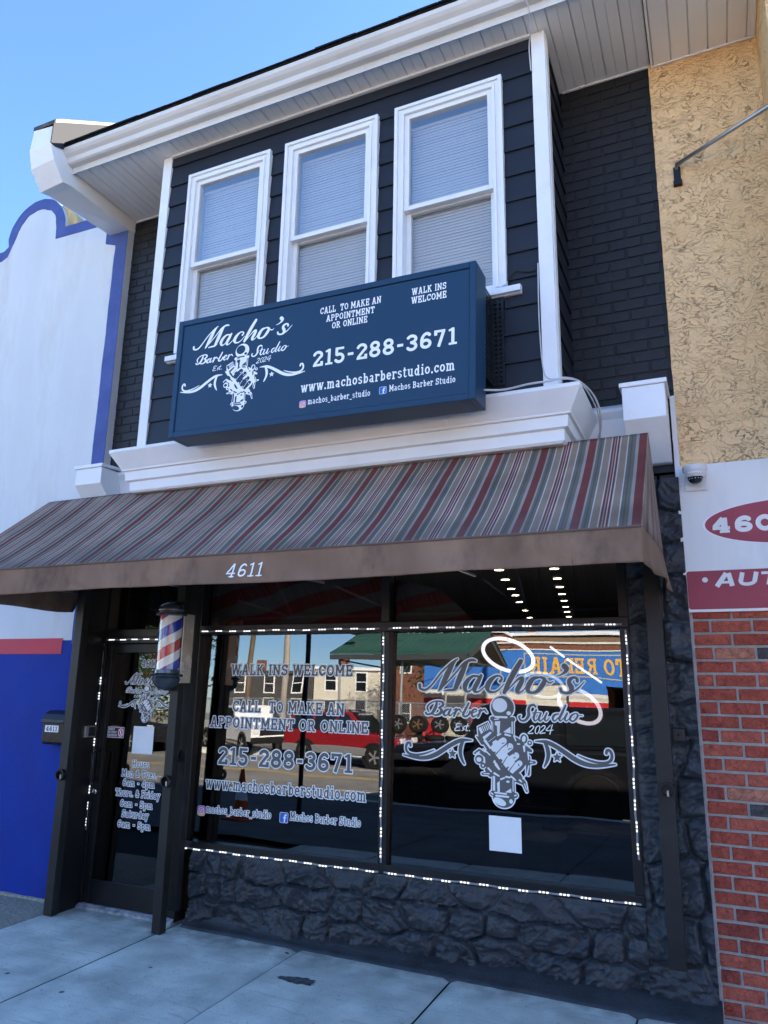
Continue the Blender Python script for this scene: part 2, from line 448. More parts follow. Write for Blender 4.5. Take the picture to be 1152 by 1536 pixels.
    G['y'] = (.84, [D(.16, .72, .42, .06, .18), D(.68, .72, .34, -.2, .17), H(0, .32, .68, .12), H(.52, .84, .68, .12), H(.12, .34, -.22, .14)])
    return G
SLAB = _slab()

def text_prims(text, x0, x1, y, cap, skew=0, track=.1, bold=1.0):
    """slab lettering fitted between x0 and x1 on baseline y"""
    w = 0; items = []
    for ch in text:
        adv, pr = SLAB[ch]; items.append((w, pr)); w += adv + track
    w -= track
    sx = (x1 - x0) / w
    out = []; q = (sx + cap) / 2
    for ox, prs in items:
        for pr in prs:
            f = lambda a, b: (x0 + (a + ox) * sx + skew * b * cap, y + b * cap)
            if pr[0] == 'b':
                a, b = f(pr[1], pr[2]), f(pr[3], pr[4])
                horiz = abs(pr[4] - pr[2]) < abs(pr[3] - pr[1]) * .5
                out.append(('b', *a, *b, pr[5] * (cap if horiz else sx) * bold))
            else:
                a, b = f(pr[1], pr[2]), f(pr[4], pr[5])
                out.append(('c', *a, pr[3] * min(sx, cap) * bold, *b, pr[6] * min(sx, cap) * bold))
    return out

def letter_mesh(layers, h, place, name, mats, parent, pad=.02):
    """layers: list of (function(Field) -> F, material index, lift). place(u, v, lift) -> xyz"""
    mb = MB()
    allb = None
    for fn, mi, lift, bb in layers:
        fl = Field(bb[0] - pad, bb[1] + pad, bb[2] - pad, bb[3] + pad, h)
        for poly in fl.mesh(fn(fl)):
            n = len(poly)
            mb.add([place(u, v, lift) for u, v in poly], [tuple(range(n))], mi)
    return build(mb, name, mats, parent, recalc=False)

def bb_of(prims):
    b = [pbox(p) for p in prims]
    return min(q[0] for q in b), max(q[1] for q in b), min(q[2] for q in b), max(q[3] for q in b)

def flat_text(prims, h, place, name, m, parent):
    return letter_mesh([(lambda fl: fl.union(prims, .02), 0, 0, bb_of(prims))], h, place, name, m, parent)

def outlined_text(prims, h, o, place, name, fill, line, parent):
    bb = bb_of(prims)
    def fil(fl): return fl.union(prims, .03)
    def lin(fl):
        F = fl.union(prims, .03); return np.maximum(F - o, -F)
    return letter_mesh([(fil, 0, 0, bb), (lin, 1, 0, bb)], h, place, name, [fill, line], parent)

# ---- the shop's logo, in metres about the centre of the globe (window size)
LOGO={'macho':[[(-5757,1344,123),(-5725,1117,94),(-5399,1026,79),(-5060,1196,72),(-4686,1599,65),(-4237,2153,64),(-3716,2636,64),(-3345,2912,78),(-3049,3084,50)],[(-3138,3036,43),(-3420,2706,128),(-3718,2191,192),(-4016,1607,171),(-4254,1161,114),(-4373,989,50)],[(-4351,1003,36),(-3720,1611,50),(-3129,2229,57),(-2687,2743,71),(-2248,2982,91),(-1959,3016,91),(-1758,2969,49)],[(-2321,2948,70),(-2528,2641,148),(-2780,2096,197),(-3025,1551,183),(-3246,1109,119)],[(-3981,996,50),(-3649,1035,78),(-3283,1061,84),(-3027,1200,56)],[(-1629,1958,69),(-1972,1968,83),(-2335,1695,146),(-2541,1322,167),(-2472,1021,104),(-2235,992,55),(-1873,1298,41),(-1581,1770,41)],[(-1414,2006,104),(-1656,1569,159),(-1875,1165,152),(-1806,952,83),(-1521,1024,48),(-1056,1410,34)],[(-141,1654,95),(-13,1821,75),(-134,1985,61),(-413,1982,75),(-769,1713,150),(-986,1345,171),(-935,1047,109),(-608,954,68),(-257,1105,47),(133,1492,34)],[(1268,2952,141),(911,2390,175),(481,1661,168),(135,967,128)],[(330,1069,34),(780,1534,47),(1102,1832,74),(1340,1855,127),(1230,1540,160),(1002,1145,153),(1045,964,86),(1318,1053,40),(1632,1415,33)],[(2412,1931,66),(2048,1842,126),(1769,1482,172),(1678,1124,139),(1921,966,79),(2291,1070,111),(2636,1461,157),(2780,1786,124),(2585,1932,79),(2412,1931,66)],[(2845,1754,46),(3103,1596,52),(3336,1696,26)],[(4058,2634,181),(4195,2473,155),(4056,2248,84),(3776,2085,45),(3545,2032,26)],[(4826,1726,102),(4813,1872,89),(4612,1952,77),(4361,1803,128),(4326,1580,141),(4457,1328,160),(4395,1074,121),(4121,974,77),(3834,1064,90),(3757,1254,84)],[(4412,1011,45),(4838,1271,51),(5271,1719,25)]],'words':[[(-4500,308,57),(-4575,-32,106),(-4760,-374,106),(-4946,-527,71),(-5207,-575,64),(-5297,-470,78)],[(-5095,-383,50),(-5193,-115,71),(-4984,148,57),(-4611,292,50),(-4167,268,71),(-4079,48,92),(-4390,-128,49)],[(-4353,-127,42),(-4169,-290,106),(-4302,-509,91),(-4612,-605,56),(-4871,-525,43)],[(-3670,-190,49),(-3919,-297,84),(-4022,-521,84),(-3862,-616,49),(-3620,-409,28)],[(-3524,-193,63),(-3671,-477,84),(-3570,-607,49),(-3307,-387,28)],[(-3306,-234,42),(-3110,-175,70),(-3206,-397,83),(-3309,-633,63)],[(-3147,-329,35),(-2929,-177,55),(-2844,-307,48),(-2751,-371,28)],[(-2279,225,69),(-2462,-111,83),(-2666,-514,83),(-2488,-641,62),(-2251,-469,69),(-2199,-270,48)],[(-2073,-411,27),(-1787,-291,41),(-1750,-172,48),(-1913,-163,62),(-2072,-378,82),(-1990,-626,61),(-1684,-486,27)],[(-1610,-254,34),(-1447,-164,61),(-1542,-383,75),(-1651,-616,61)],[(-1491,-283,34),(-1222,-158,54),(-1119,-273,54),(-1029,-349,27)],[(2154,105,65),(2025,217,65),(1789,128,85),(1694,-131,92),(1698,-450,98),(1463,-744,72),(1181,-753,59),(1079,-545,66),(1175,-466,39)],[(2188,-86,65),(2014,-568,78),(2113,-767,45),(2330,-590,26)],[(1943,-284,33),(2408,-239,26)],[(2485,-287,58),(2342,-621,71),(2443,-757,45),(2741,-482,26)],[(2853,-264,58),(2711,-609,71),(2804,-745,39),(3020,-537,26)],[(3593,-293,38),(3332,-370,70),(3220,-593,70),(3344,-727,45),(3639,-455,32)],[(4052,235,57),(3829,-198,76),(3634,-580,70),(3706,-715,38),(3893,-541,25)],[(4129,-240,57),(3969,-570,70),(4066,-704,38),(4277,-529,25)],[(4639,-238,38),(4392,-370,63),(4287,-591,63),(4447,-710,50),(4670,-548,63),(4774,-327,57),(4639,-238,38)],[(4792,-370,25),(5057,-350,19)]],'est':[[(-2782,-1117,27),(-3061,-1088,34),(-3147,-1258,34),(-2923,-1301,27)],[(-2979,-1303,27),(-3176,-1387,34),(-3219,-1542,34),(-2884,-1530,27)],[(-2562,-1275,27),(-2701,-1370,33),(-2591,-1442,33),(-2758,-1538,27)],[(-2338,-1076,27),(-2481,-1489,33),(-2370,-1523,27)],[(-2533,-1236,27),(-2284,-1215,27)],[(-2246,-1518,40),(-2232,-1518,40)],[(1749,-1159,25),(1881,-1056,32),(2007,-1125,31),(1899,-1301,31),(1635,-1532,32),(1944,-1520,31)],[(2317,-1053,25),(2160,-1169,31),(2087,-1441,31),(2200,-1535,25),(2332,-1383,31),(2391,-1136,31),(2317,-1053,25)],[(2481,-1133,25),(2624,-1030,31),(2736,-1099,31),(2616,-1275,31),(2379,-1503,31),(2711,-1466,31)],[(3057,-990,25),(2792,-1317,31),(3235,-1276,25)],[(3184,-962,31),(3012,-1527,31)]],'swoosh':[[(-2070,-2117,32),(-2470,-2112,82),(-2850,-2159,123),(-3329,-2366,133),(-3908,-2711,143),(-4491,-3075,148),(-5077,-3310,139),(-5669,-3385,112),(-6267,-3340,80),(-6871,-3246,38)],[(-6373,-2635,81),(-6424,-2458,76),(-6601,-2488,86),(-6694,-2716,86),(-6647,-2981,85),(-6419,-3157,80),(-5968,-3206,75),(-5472,-3124,65),(-5078,-3003,51),(-4686,-2844,32)],[(-2636,-2141,68),(-2815,-2496,127),(-2866,-2930,122),(-2756,-3312,95),(-2594,-3604,49)]]}
def logo_prims():
    k = 1e-4
    sc = lambda lst: [pr for s in lst for pr in stroke([(x * k, y * k, r * k) for x, y, r in s])]
    script = sc(LOGO['macho']) + sc(LOGO['words'])
    est = sc(LOGO['est'][:6]); year = sc(LOGO['est'][6:])
    sw = sc(LOGO['swoosh'])
    mir = [('c', -p[1] + .001, p[2] + .012, p[3], -p[4] + .001, p[5] + .012, p[6]) for p in sw]
    def star(cx, cy, r):
        return ('p', [(cx + (r if i % 2 == 0 else r * .45) * math.sin(math.pi * i / 5), cy + (r if i % 2 == 0 else r * .45) * math.cos(math.pi * i / 5)) for i in range(10)])
    stars = [star(-.3405, -.3009, .030), star(.3415, -.289, .030)]
    g = lambda x, y: ((x - 490) * 5.03e-4 - (y - 225) * 1e-5, -(y - 225) * 4.75e-4)
    e = lambda x, y, rx, ry, rot=0: ('e', *g(x, y), rx * 5e-4, ry * 4.85e-4, -rot)
    p = lambda *pts: ('p', [g(*q) for q in pts])
    c = lambda x0, y0, r0, x1, y1, r1: ('c', *g(x0, y0), r0 * 4.95e-4, *g(x1, y1), r1 * 4.95e-4)
    sil = [e(490, 225, 152, 150), c(355, 375, 28, 630, 375, 28), p((352, 380), (638, 380), (640, 640), (352, 640)),
           p((365, 1080), (648, 1080), (652, 1320), (362, 1320)), c(365, 1335, 30, 662, 1340, 30), e(512, 1370, 140, 132),
           e(540, 855, 285, 255, -.5), p((163, 490), (300, 420), (338, 520), (470, 620), (300, 800), (235, 700), (175, 630)),
           e(190, 912, 56, 56), e(240, 988, 36, 36), e(768, 622, 46, 58), e(842, 670, 30, 30),
           c(130, 835, 12, 190, 800, 22), c(190, 800, 22, 275, 860, 26), c(235, 1095, 14, 330, 1085, 26), c(285, 1040, 22, 340, 1100, 30),
           c(905, 912, 14, 800, 920, 32), c(855, 770, 18, 790, 740, 30), c(690, 1120, 60, 770, 1180, 26), c(770, 1180, 26, 803, 1280, 12),
           c(820, 860, 30, 820, 1060, 24), c(150, 615, 8, 230, 690, 30), e(330, 960, 60, 90)]
    hi = [e(455, 195, 98, 92), e(572, 297, 30, 26), c(400, 350, 13, 545, 352, 13), c(385, 385, 6, 440, 375, 8),
          p((392, 410), (462, 402), (455, 560), (425, 580), (420, 470), (392, 455)), p((500, 545), (598, 470), (600, 560)), c(362, 420, 5, 368, 540, 5), c(618, 410, 8, 618, 560, 8),
          p((172, 505), (205, 488), (240, 560), (210, 585)), c(222, 482, 6, 250, 545, 6), c(246, 470, 6, 274, 535, 6), c(270, 458, 6, 298, 524, 6), c(292, 446, 6, 318, 510, 6),
          p((230, 620), (330, 545), (355, 560), (250, 660)), p((240, 665), (275, 650), (350, 760), (330, 775)), c(310, 680, 3, 400, 605, 3), c(378, 690, 18, 408, 670, 18),
          c(390, 755, 48, 505, 660, 44), c(440, 850, 48, 590, 730, 44), c(520, 960, 46, 670, 840, 40), c(600, 1035, 42, 715, 935, 36), c(455, 800, 50, 640, 980, 52),
          p((380, 905), (430, 960), (470, 1030), (445, 1035), (395, 980)), c(395, 920, 8, 380, 940, 8),
          e(768, 622, 24, 40, .2), e(842, 668, 13, 13), e(185, 915, 34, 30), e(240, 990, 14, 14), c(770, 720, 16, 775, 780, 10), c(690, 690, 10, 715, 690, 8), c(640, 590, 10, 665, 650, 8), c(530, 575, 14, 595, 590, 10), c(430, 590, 12, 470, 570, 8),
          c(820, 800, 9, 828, 880, 8), c(830, 960, 8, 805, 1080, 9), c(880, 912, 6, 850, 915, 8), c(310, 1020, 12, 350, 1060, 10), c(390, 1080, 14, 450, 1110, 10), c(475, 1150, 12, 520, 1130, 9), c(540, 1115, 12, 590, 1120, 10), c(610, 1105, 14, 660, 1150, 10), c(715, 1145, 12, 740, 1165, 8), c(760, 1120, 14, 790, 1080, 8), c(240, 770, 10, 330, 850, 8), c(150, 835, 6, 190, 815, 8), c(250, 1093, 5, 320, 1090, 8), c(775, 1190, 8, 800, 1262, 5),
          p((372, 1110), (400, 1120), (402, 1300), (372, 1300)), p((425, 1200), (460, 1170), (462, 1312), (432, 1312)), p((525, 1312), (606, 1255), (612, 1312)), c(630, 1150, 6, 632, 1290, 6), e(565, 1175, 22, 14),
          c(400, 1322, 10, 545, 1330, 10), c(415, 1360, 12, 570, 1365, 12), c(350, 1330, 8, 372, 1345, 8), c(650, 1345, 8, 672, 1335, 8), e(462, 1432, 84, 44, .35), e(606, 1418, 24, 28)]
    ln = [c(400, 845, 7, 492, 738, 4), c(492, 962, 7, 560, 850, 4), c(575, 1045, 7, 660, 925, 4), c(490, 695, 7, 525, 680, 3), c(570, 765, 7, 615, 745, 4), c(640, 870, 7, 668, 862, 3), c(700, 940, 4, 705, 965, 8), c(555, 735, 4, 565, 700, 6), c(640, 830, 4, 650, 790, 6), c(715, 890, 4, 720, 860, 6),
          c(400, 860, 14, 570, 1060, 16), c(560, 1045, 14, 640, 1100, 14)]
    return script, est, sw + mir + stars, sil, hi, ln, year

def xf(prims, s, ox, oy):
    o = []
    for p in prims:
        if p[0] == 'c': o.append(('c', p[1] * s + ox, p[2] * s + oy, p[3] * s, p[4] * s + ox, p[5] * s + oy, p[6] * s))
        elif p[0] == 'e': o.append(('e', p[1] * s + ox, p[2] * s + oy, p[3] * s, p[4] * s, *p[5:]))
        elif p[0] == 'p': o.append(('p', [(x * s + ox, y * s + oy) for x, y in p[1]]))
        else: o.append(('b', p[1] * s + ox, p[2] * s + oy, p[3] * s + ox, p[4] * s + oy, p[5] * s))
    return o

def logo_on_glass(place, s, ox, oy, h, parent, o=.0075):
    script, est, sw, sil, hi, ln, year = [xf(q, s, ox, oy) for q in logo_prims()]
    ob = []
    ob.append(outlined_text(script, h, o * s, place, 'script_lettering', M['grey_vinyl'], M['ice'], parent))
    ob.append(flat_text(est, h, place, 'small_lettering', M['ice'], parent)); ob.append(flat_text(year, h, place, 'year_lettering', M['ice'], parent))
    ob.append(outlined_text(sw, h, o * s, place, 'flourish', M['grey_vinyl'], M['ice'], parent))
    bb = bb_of(sil)
    def F_sil(fl): return fl.union(sil, .03)
    def F_line(fl):
        F = fl.union(sil, .03); return np.maximum(F - o * s, -F)
    def F_hi(fl):
        return np.maximum(fl.union(hi, .03), -fl.union(ln, .03))
    ob.append(letter_mesh([(F_sil, 0, .0012, bb), (F_line, 1, .0012, bb), (F_hi, 1, .0018, bb)], h, place, 'emblem', [M['grey_vinyl'], M['ice']], parent))
    return ob

# ------------------------------------------------------------------ noise for meshes
def fbm(x, y, z=0, oct=4, lac=2.0, gain=.5):
    v = 0; a = 1; tot = 0
    for i in range(oct):
        v += a * mnoise.noise((x, y, z + 17.3 * i)); tot += a; x *= lac; y *= lac; a *= gain
    return v / tot
def sstep(a, b, t):
    t = min(1, max(0, (t - a) / (b - a))); return t * t * (3 - 2 * t)
def gz(x, y): return -.008 * abs(y) if y > -8.8 else -.07

# ------------------------------------------------------------------ ground: pavement slabs, kerb, road
def concrete_mat():
    m = mat('concrete', (.66, .67, .60), .85, var=.24, vscale=3.1, bump=.5, bscale=140, dirt=.55, dirtcol=(.33, .335, .31), dscale=1.1)
    n = m.node_tree; L = n.links; p = n.nodes['Principled BSDF']
    src = p.inputs['Base Color'].links[0].from_socket
    ge = n.nodes.new('ShaderNodeNewGeometry')
    v = n.nodes.new('ShaderNodeTexNoise'); v.inputs['Scale'].default_value = 55; v.inputs['Detail'].default_value = 3
    L.new(ge.outputs['Position'], v.inputs['Vector'])
    r = n.nodes.new('ShaderNodeMapRange'); r.inputs[1].default_value = .62; r.inputs[2].default_value = .72; r.inputs[4].default_value = .5
    L.new(v.outputs[0], r.inputs[0])
    x = n.nodes.new('ShaderNodeMix'); x.data_type = 'RGBA'; L.new(r.outputs[0], x.inputs[0]); L.new(src, x.inputs[6]); x.inputs[7].default_value = (.22, .24, .24, 1)
    # old gum spots
    vo = n.nodes.new('ShaderNodeTexVoronoi'); vo.inputs['Scale'].default_value = 3.1; vo.inputs['Randomness'].default_value = 1
    L.new(ge.outputs['Position'], vo.inputs['Vector'])
    r2 = n.nodes.new('ShaderNodeMapRange'); r2.inputs[1].default_value = .055; r2.inputs[2].default_value = .04; r2.inputs[4].default_value = .8
    L.new(vo.outputs['Distance'], r2.inputs[0])
    x2 = n.nodes.new('ShaderNodeMix'); x2.data_type = 'RGBA'; L.new(r2.outputs[0], x2.inputs[0]); L.new(x.outputs[2], x2.inputs[6]); x2.inputs[7].default_value = (.03, .032, .036, 1)
    # hairline cracks
    wr = n.nodes.new('ShaderNodeTexNoise'); wr.inputs['Scale'].default_value = 4; wr.inputs['Detail'].default_value = 5; L.new(ge.outputs['Position'], wr.inputs['Vector'])
    vm = n.nodes.new('ShaderNodeVectorMath'); vm.operation = 'MULTIPLY_ADD'; vm.inputs[1].default_value = (.35, .35, .35); L.new(wr.outputs['Color'], vm.inputs[0]); L.new(ge.outputs['Position'], vm.inputs[2])
    ve = n.nodes.new('ShaderNodeTexVoronoi'); ve.feature = 'DISTANCE_TO_EDGE'; ve.inputs['Scale'].default_value = 1.15; L.new(vm.outputs[0], ve.inputs['Vector'])
    r3 = n.nodes.new('ShaderNodeMapRange'); r3.inputs[1].default_value = .005; r3.inputs[2].default_value = .001; r3.inputs[4].default_value = .45; L.new(ve.outputs['Distance'], r3.inputs[0])
    gate = n.nodes.new('ShaderNodeTexNoise'); gate.inputs['Scale'].default_value = 1.1; L.new(ge.outputs['Position'], gate.inputs['Vector'])
    gm_ = n.nodes.new('ShaderNodeMapRange'); gm_.inputs[1].default_value = .56; gm_.inputs[2].default_value = .62; L.new(gate.outputs[0], gm_.inputs[0])
    mu = n.nodes.new('ShaderNodeMath'); mu.operation = 'MULTIPLY'; L.new(r3.outputs[0], mu.inputs[0]); L.new(gm_.outputs[0], mu.inputs[1])
    x3 = n.nodes.new('ShaderNodeMix'); x3.data_type = 'RGBA'; L.new(mu.outputs[0], x3.inputs[0]); L.new(x2.outputs[2], x3.inputs[6]); x3.inputs[7].default_value = (.08, .085, .085, 1)
    # long drag marks and scuffs
    mp2 = n.nodes.new('ShaderNodeMapping'); mp2.inputs['Rotation'].default_value = (0, 0, .5); mp2.inputs['Scale'].default_value = (3, 26, 1); L.new(ge.outputs['Position'], mp2.inputs[0])
    sc_ = n.nodes.new('ShaderNodeTexNoise'); sc_.inputs['Scale'].default_value = 1.2; sc_.inputs['Detail'].default_value = 6; L.new(mp2.outputs[0], sc_.inputs['Vector'])
    r4 = n.nodes.new('ShaderNodeMapRange'); r4.inputs[1].default_value = .58; r4.inputs[2].default_value = .74; r4.inputs[4].default_value = .5; L.new(sc_.outputs[0], r4.inputs[0])
    x4 = n.nodes.new('ShaderNodeMix'); x4.data_type = 'RGBA'; L.new(r4.outputs[0], x4.inputs[0]); L.new(x3.outputs[2], x4.inputs[6]); x4.inputs[7].default_value = (.30, .31, .29, 1)
    # grime packed along the foot of the wall
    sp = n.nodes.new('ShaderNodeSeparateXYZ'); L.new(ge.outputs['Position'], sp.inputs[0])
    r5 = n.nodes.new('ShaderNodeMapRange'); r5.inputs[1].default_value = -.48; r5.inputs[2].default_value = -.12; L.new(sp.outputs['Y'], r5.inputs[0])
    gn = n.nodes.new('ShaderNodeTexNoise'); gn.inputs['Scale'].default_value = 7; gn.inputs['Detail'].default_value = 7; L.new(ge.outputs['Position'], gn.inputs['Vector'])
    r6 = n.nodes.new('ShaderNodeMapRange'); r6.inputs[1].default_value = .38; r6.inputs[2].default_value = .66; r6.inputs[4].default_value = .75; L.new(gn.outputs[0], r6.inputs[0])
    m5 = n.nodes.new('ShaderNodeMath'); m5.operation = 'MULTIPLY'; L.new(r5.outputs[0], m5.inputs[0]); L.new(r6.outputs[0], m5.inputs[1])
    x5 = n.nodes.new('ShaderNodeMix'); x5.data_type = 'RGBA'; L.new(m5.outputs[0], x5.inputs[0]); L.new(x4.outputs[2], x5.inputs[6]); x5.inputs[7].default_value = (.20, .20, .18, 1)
    L.new(x5.outputs[2], p.inputs['Base Color']); return m
M['concrete'] = concrete_mat()
M['darkened_paving'] = mat('darkened_paving', (.13, .13, .13), .9, var=.25, vscale=2, bump=.5, bscale=140)  # outer slabs coloured darker, painting in deep shade for the window reflection
M['joint'] = mat('joint_dirt', (.04, .04, .04), .95, bump=.4, bscale=100)
M['asphalt'] = mat('asphalt', (.25, .24, .22), .9, var=.25, vscale=1.2, bump=.5, bscale=220, dirt=.4, dirtcol=(.17, .165, .155), dscale=.8)
M['old_asphalt'] = mat('pebbly_paving', (.36, .33, .26), .95, var=.35, vscale=40, bump=1, bscale=90, dirt=.4, dirtcol=(.2, .18, .15), dscale=5)
M['line_white'] = mat('road_white', (.62, .61, .58), .8, var=.15, vscale=8)
M['line_yellow'] = mat('road_yellow', (.55, .36, .06), .8, var=.15, vscale=8)

g = MB(); g.box(-400, 400, -400, 400, -1.2, -.4)
struct(g, 'ground', M['asphalt'])
g = MB(); g.box(-60, 40, -8.6, .3, -.38, -.09)
struct(g, 'sidewalk_bed', M['joint'])
# pavement: slabs with rounded arrises, edges a little wavy
g = MB()
xj = [-3.745 + 1.065 * k for k in range(-14, 16)]
yj = [.12, -1.95, -3.6, -5.3, -7.0, -8.6]
for a, b in zip(xj, xj[1:]):
    for c, d in zip(yj, yj[1:]):
        near = c > -2 and -6 < a < 2
        if b <= -4.70 and c > -2 and b > -9: continue
        nx, ny = (26, 48) if near else (2, 2)
        gap = .0055
        tilt = random.uniform(-.002, .002); lift = random.uniform(-.002, .002)
        V = []; F = []
        for j in range(ny + 1):
            for i in range(nx + 1):
                u, v = i / nx, j / ny
                x = a + gap + (b - a - 2 * gap) * u; y = c - gap - (c - d - 2 * gap) * v
                e = min(u * (b - a), (1 - u) * (b - a), v * (c - d), (1 - v) * (c - d))
                z = gz(x, y) + lift + tilt * (u - .5)
                if near:
                    ch = .5 + .5 * fbm(x * 9, y * 9, 3)
                    z += .0025 * fbm(x * 6, y * 6, 1) - .014 * (1 - sstep(0, .012 + .03 * ch, e))
                else: z -= 0 if 0 < i < nx and 0 < j < ny else .006
                V.append((x, y, z)); 
        for j in range(ny):
            for i in range(nx):
                k = j * (nx + 1) + i; F.append((k, k + 1, k + nx + 2, k + nx + 1))
        g.add(V, F, 1 if c < -3.5 else 0)
struct(g, 'sidewalk', [M['concrete'], M['darkened_paving']], smooth=True, recalc=False)
g = MB()    # rougher, pebbly paving in front of the painted neighbour
V = []; F = []; nx, ny = 110, 60
for j in range(ny + 1):
    for i in range(nx + 1):
        x = -9 + 4.29 * i / nx; y = .1 - 2.04 * j / ny
        V.append((x, y, gz(x, y) + .004 * fbm(x * 14, y * 14, 2) - (.03 if i in (0, nx) or j in (0, ny) else 0)))
for j in range(ny):
    for i in range(nx):
        k = j * (nx + 1) + i; F.append((k, k + 1, k + nx + 2, k + nx + 1))
g.add(V, F); struct(g, 'rough_paving', M['old_asphalt'], smooth=True, recalc=False)
# dark spill on the pavement
M['spill'] = mat('dried_tar', (.10, .105, .105), .8, var=.5, vscale=30, bump=.6, bscale=120)
g = MB(); n = 60; ring = []
for k in range(n):
    a = 2 * math.pi * k / n
    rr = 1 + .35 * fbm(3 * math.cos(a), 3 * math.sin(a), 5) + .25 * fbm(9 * math.cos(a), 9 * math.sin(a), 8)
    rr *= 1 + .3 * fbm(22 * math.cos(a), 22 * math.sin(a), 2)
    px, py = .125 * rr * math.cos(a), .036 * rr * math.sin(a) * (1.3 + .9 * math.cos(a) * .5)
    ring.append((-2.43 + px, -.56 - py + .05 * px))
g.rings([[(x, y, gz(x, y) + .0005) for x, y in ring], [(x * .98 - 2.43 * .02, y * .98 - .56 * .02, gz(x, y) + .003) for x, y in ring]])
struct(g, 'tar_stain', M['spill'])
g = MB(); g.box(-60, 40, -8.82, -8.62, -.35, -.066); struct(g, 'kerb', M['concrete'], bevel=.015)
g = MB(); g.box(-90, 70, -21.2, -8.83, -.38, -.2); struct(g, 'road', M['asphalt'])
for nm, y, w, m in [('road_line', -14.9, .12, 'line_yellow'), ('road_line', -15.2, .12, 'line_yellow'), ('road_line', -11.3, .1, 'line_white'), ('road_line', -18.2, .1, 'line_white')]:
    g = MB(); g.box(-80, 60, y - w / 2, y + w / 2, -.199, -.196); struct(g, nm, M[m])
g = MB(); g.box(-90, 70, -21.4, -21.21, -.35, -.06); struct(g, 'kerb', M['concrete'])
g = MB(); g.box(-90, 70, -24.0, -21.41, -.38, -.065); struct(g, 'far_sidewalk', M['concrete'])
g = MB(); g.box(-90, 70, -95, -24.01, -.38, -.08); struct(g, 'yard_ground', mat('yard_concrete', (.40, .35, .28), .9, var=.2, vscale=1))

# ------------------------------------------------------------------ the barber shop
SHOP = thing('barbershop_building', 'black two storey barbershop with rough stone base and bay of three white windows', 'building', (-2.5, 0, 0))

def bricks(mb, x0, x1, z0, z1, y, mis, bw=.213, bh=.0775, jt=.012, proud=.006, skip=0):
    row = 0; z = z0
    while z < z1 - .01:
        x = x0 - (bw / 2 if row % 2 else 0) - random.uniform(0, .01)
        zt = min(z + bh - jt, z1)
        while x < x1:
            a, b = max(x, x0), min(x + bw - jt, x1)
            if b - a > .02:
                p = proud * random.uniform(.7, 1.25); c = .003
                ja, jb, jc, jd = [random.uniform(-.0018, .0018) for _ in range(4)]
                v = [(a, y, z + ja), (b, y, z + jb), (b, y, zt + jc), (a, y, zt + jd)]
                v += [(q[0] + (c if i in (0, 3) else -c), y - p, q[2] + (c if i < 2 else -c)) for i, q in enumerate(v)]
                mb.add(v, [(4, 5, 6, 7), (0, 1, 5, 4), (1, 2, 6, 5), (2, 3, 7, 6), (3, 0, 4, 7)], random.choice(mis))
            x += bw
        z += bh; row += 1

# upper brick, each side of the bay
g = MB(); g.box(-4.87, -3.9, 0, .3, 2.9, 6.12, 1); bricks(g, -4.87, -3.6, 2.95, 6.06, 0, [0])
build(g, 'brick_wall', [M['black_brick'], M['black_mortar']], SHOP)
g = MB(); g.box(-.9, -.13, 0, .3, 2.9, 6.12, 1); bricks(g, -1.1, -.13, 2.95, 6.06, 0, [0])
build(g, 'brick_wall', [M['black_brick'], M['black_mortar']], SHOP)

# rock faced stone, painted black
def stone_height(x, z, pts):
    wx = x + .05 * fbm(x * 3, z * 3, 4); wz = z + .04 * fbm(x * 3, z * 3, 9)
    d1 = d2 = 9; q = 0
    for i, (px, pz, ax, az) in enumerate(pts):
        if abs(px - wx) > .6 or abs(pz - wz) > .45: continue
        d = math.hypot((px - wx) / ax, (pz - wz) / az)
        if d < d1: d2 = d1; d1 = d; q = i
        elif d < d2: d2 = d
    j = sstep(.0, .15, d2 - d1 + .05 * fbm(x * 22, z * 22, 3, 2))
    r = random.Random(q); amp = r.uniform(.55, 1.2); tx, tz = r.uniform(-.09, .09), r.uniform(-.13, .10)
    px, pz = pts[q][:2]; ca, sa = math.cos(r.uniform(-.9, .9)), math.sin(r.uniform(-.9, .9))
    u, v = (x * ca - z * sa), (x * sa + z * ca) * 1.7
    c1 = abs(mnoise.noise((u * 7 + q, v * 7, q * .7))); c2 = abs(mnoise.noise((u * 15, v * 15 + q, 4))); c3 = abs(mnoise.noise((x * 33 + q, z * 38, 8)))
    chip = .5 - c1 * 1.6 + .42 * (.5 - c2 * 1.7) + .2 * (.5 - c3 * 1.8)
    fine = mnoise.noise((x * 75, z * 80, q))
    bev = sstep(.0, .55, d2 - d1)
    return j * (.021 * amp + .008 * bev + tx * (x - px) + tz * (z - pz) + .024 * chip + .0028 * fine) + .002 * fine
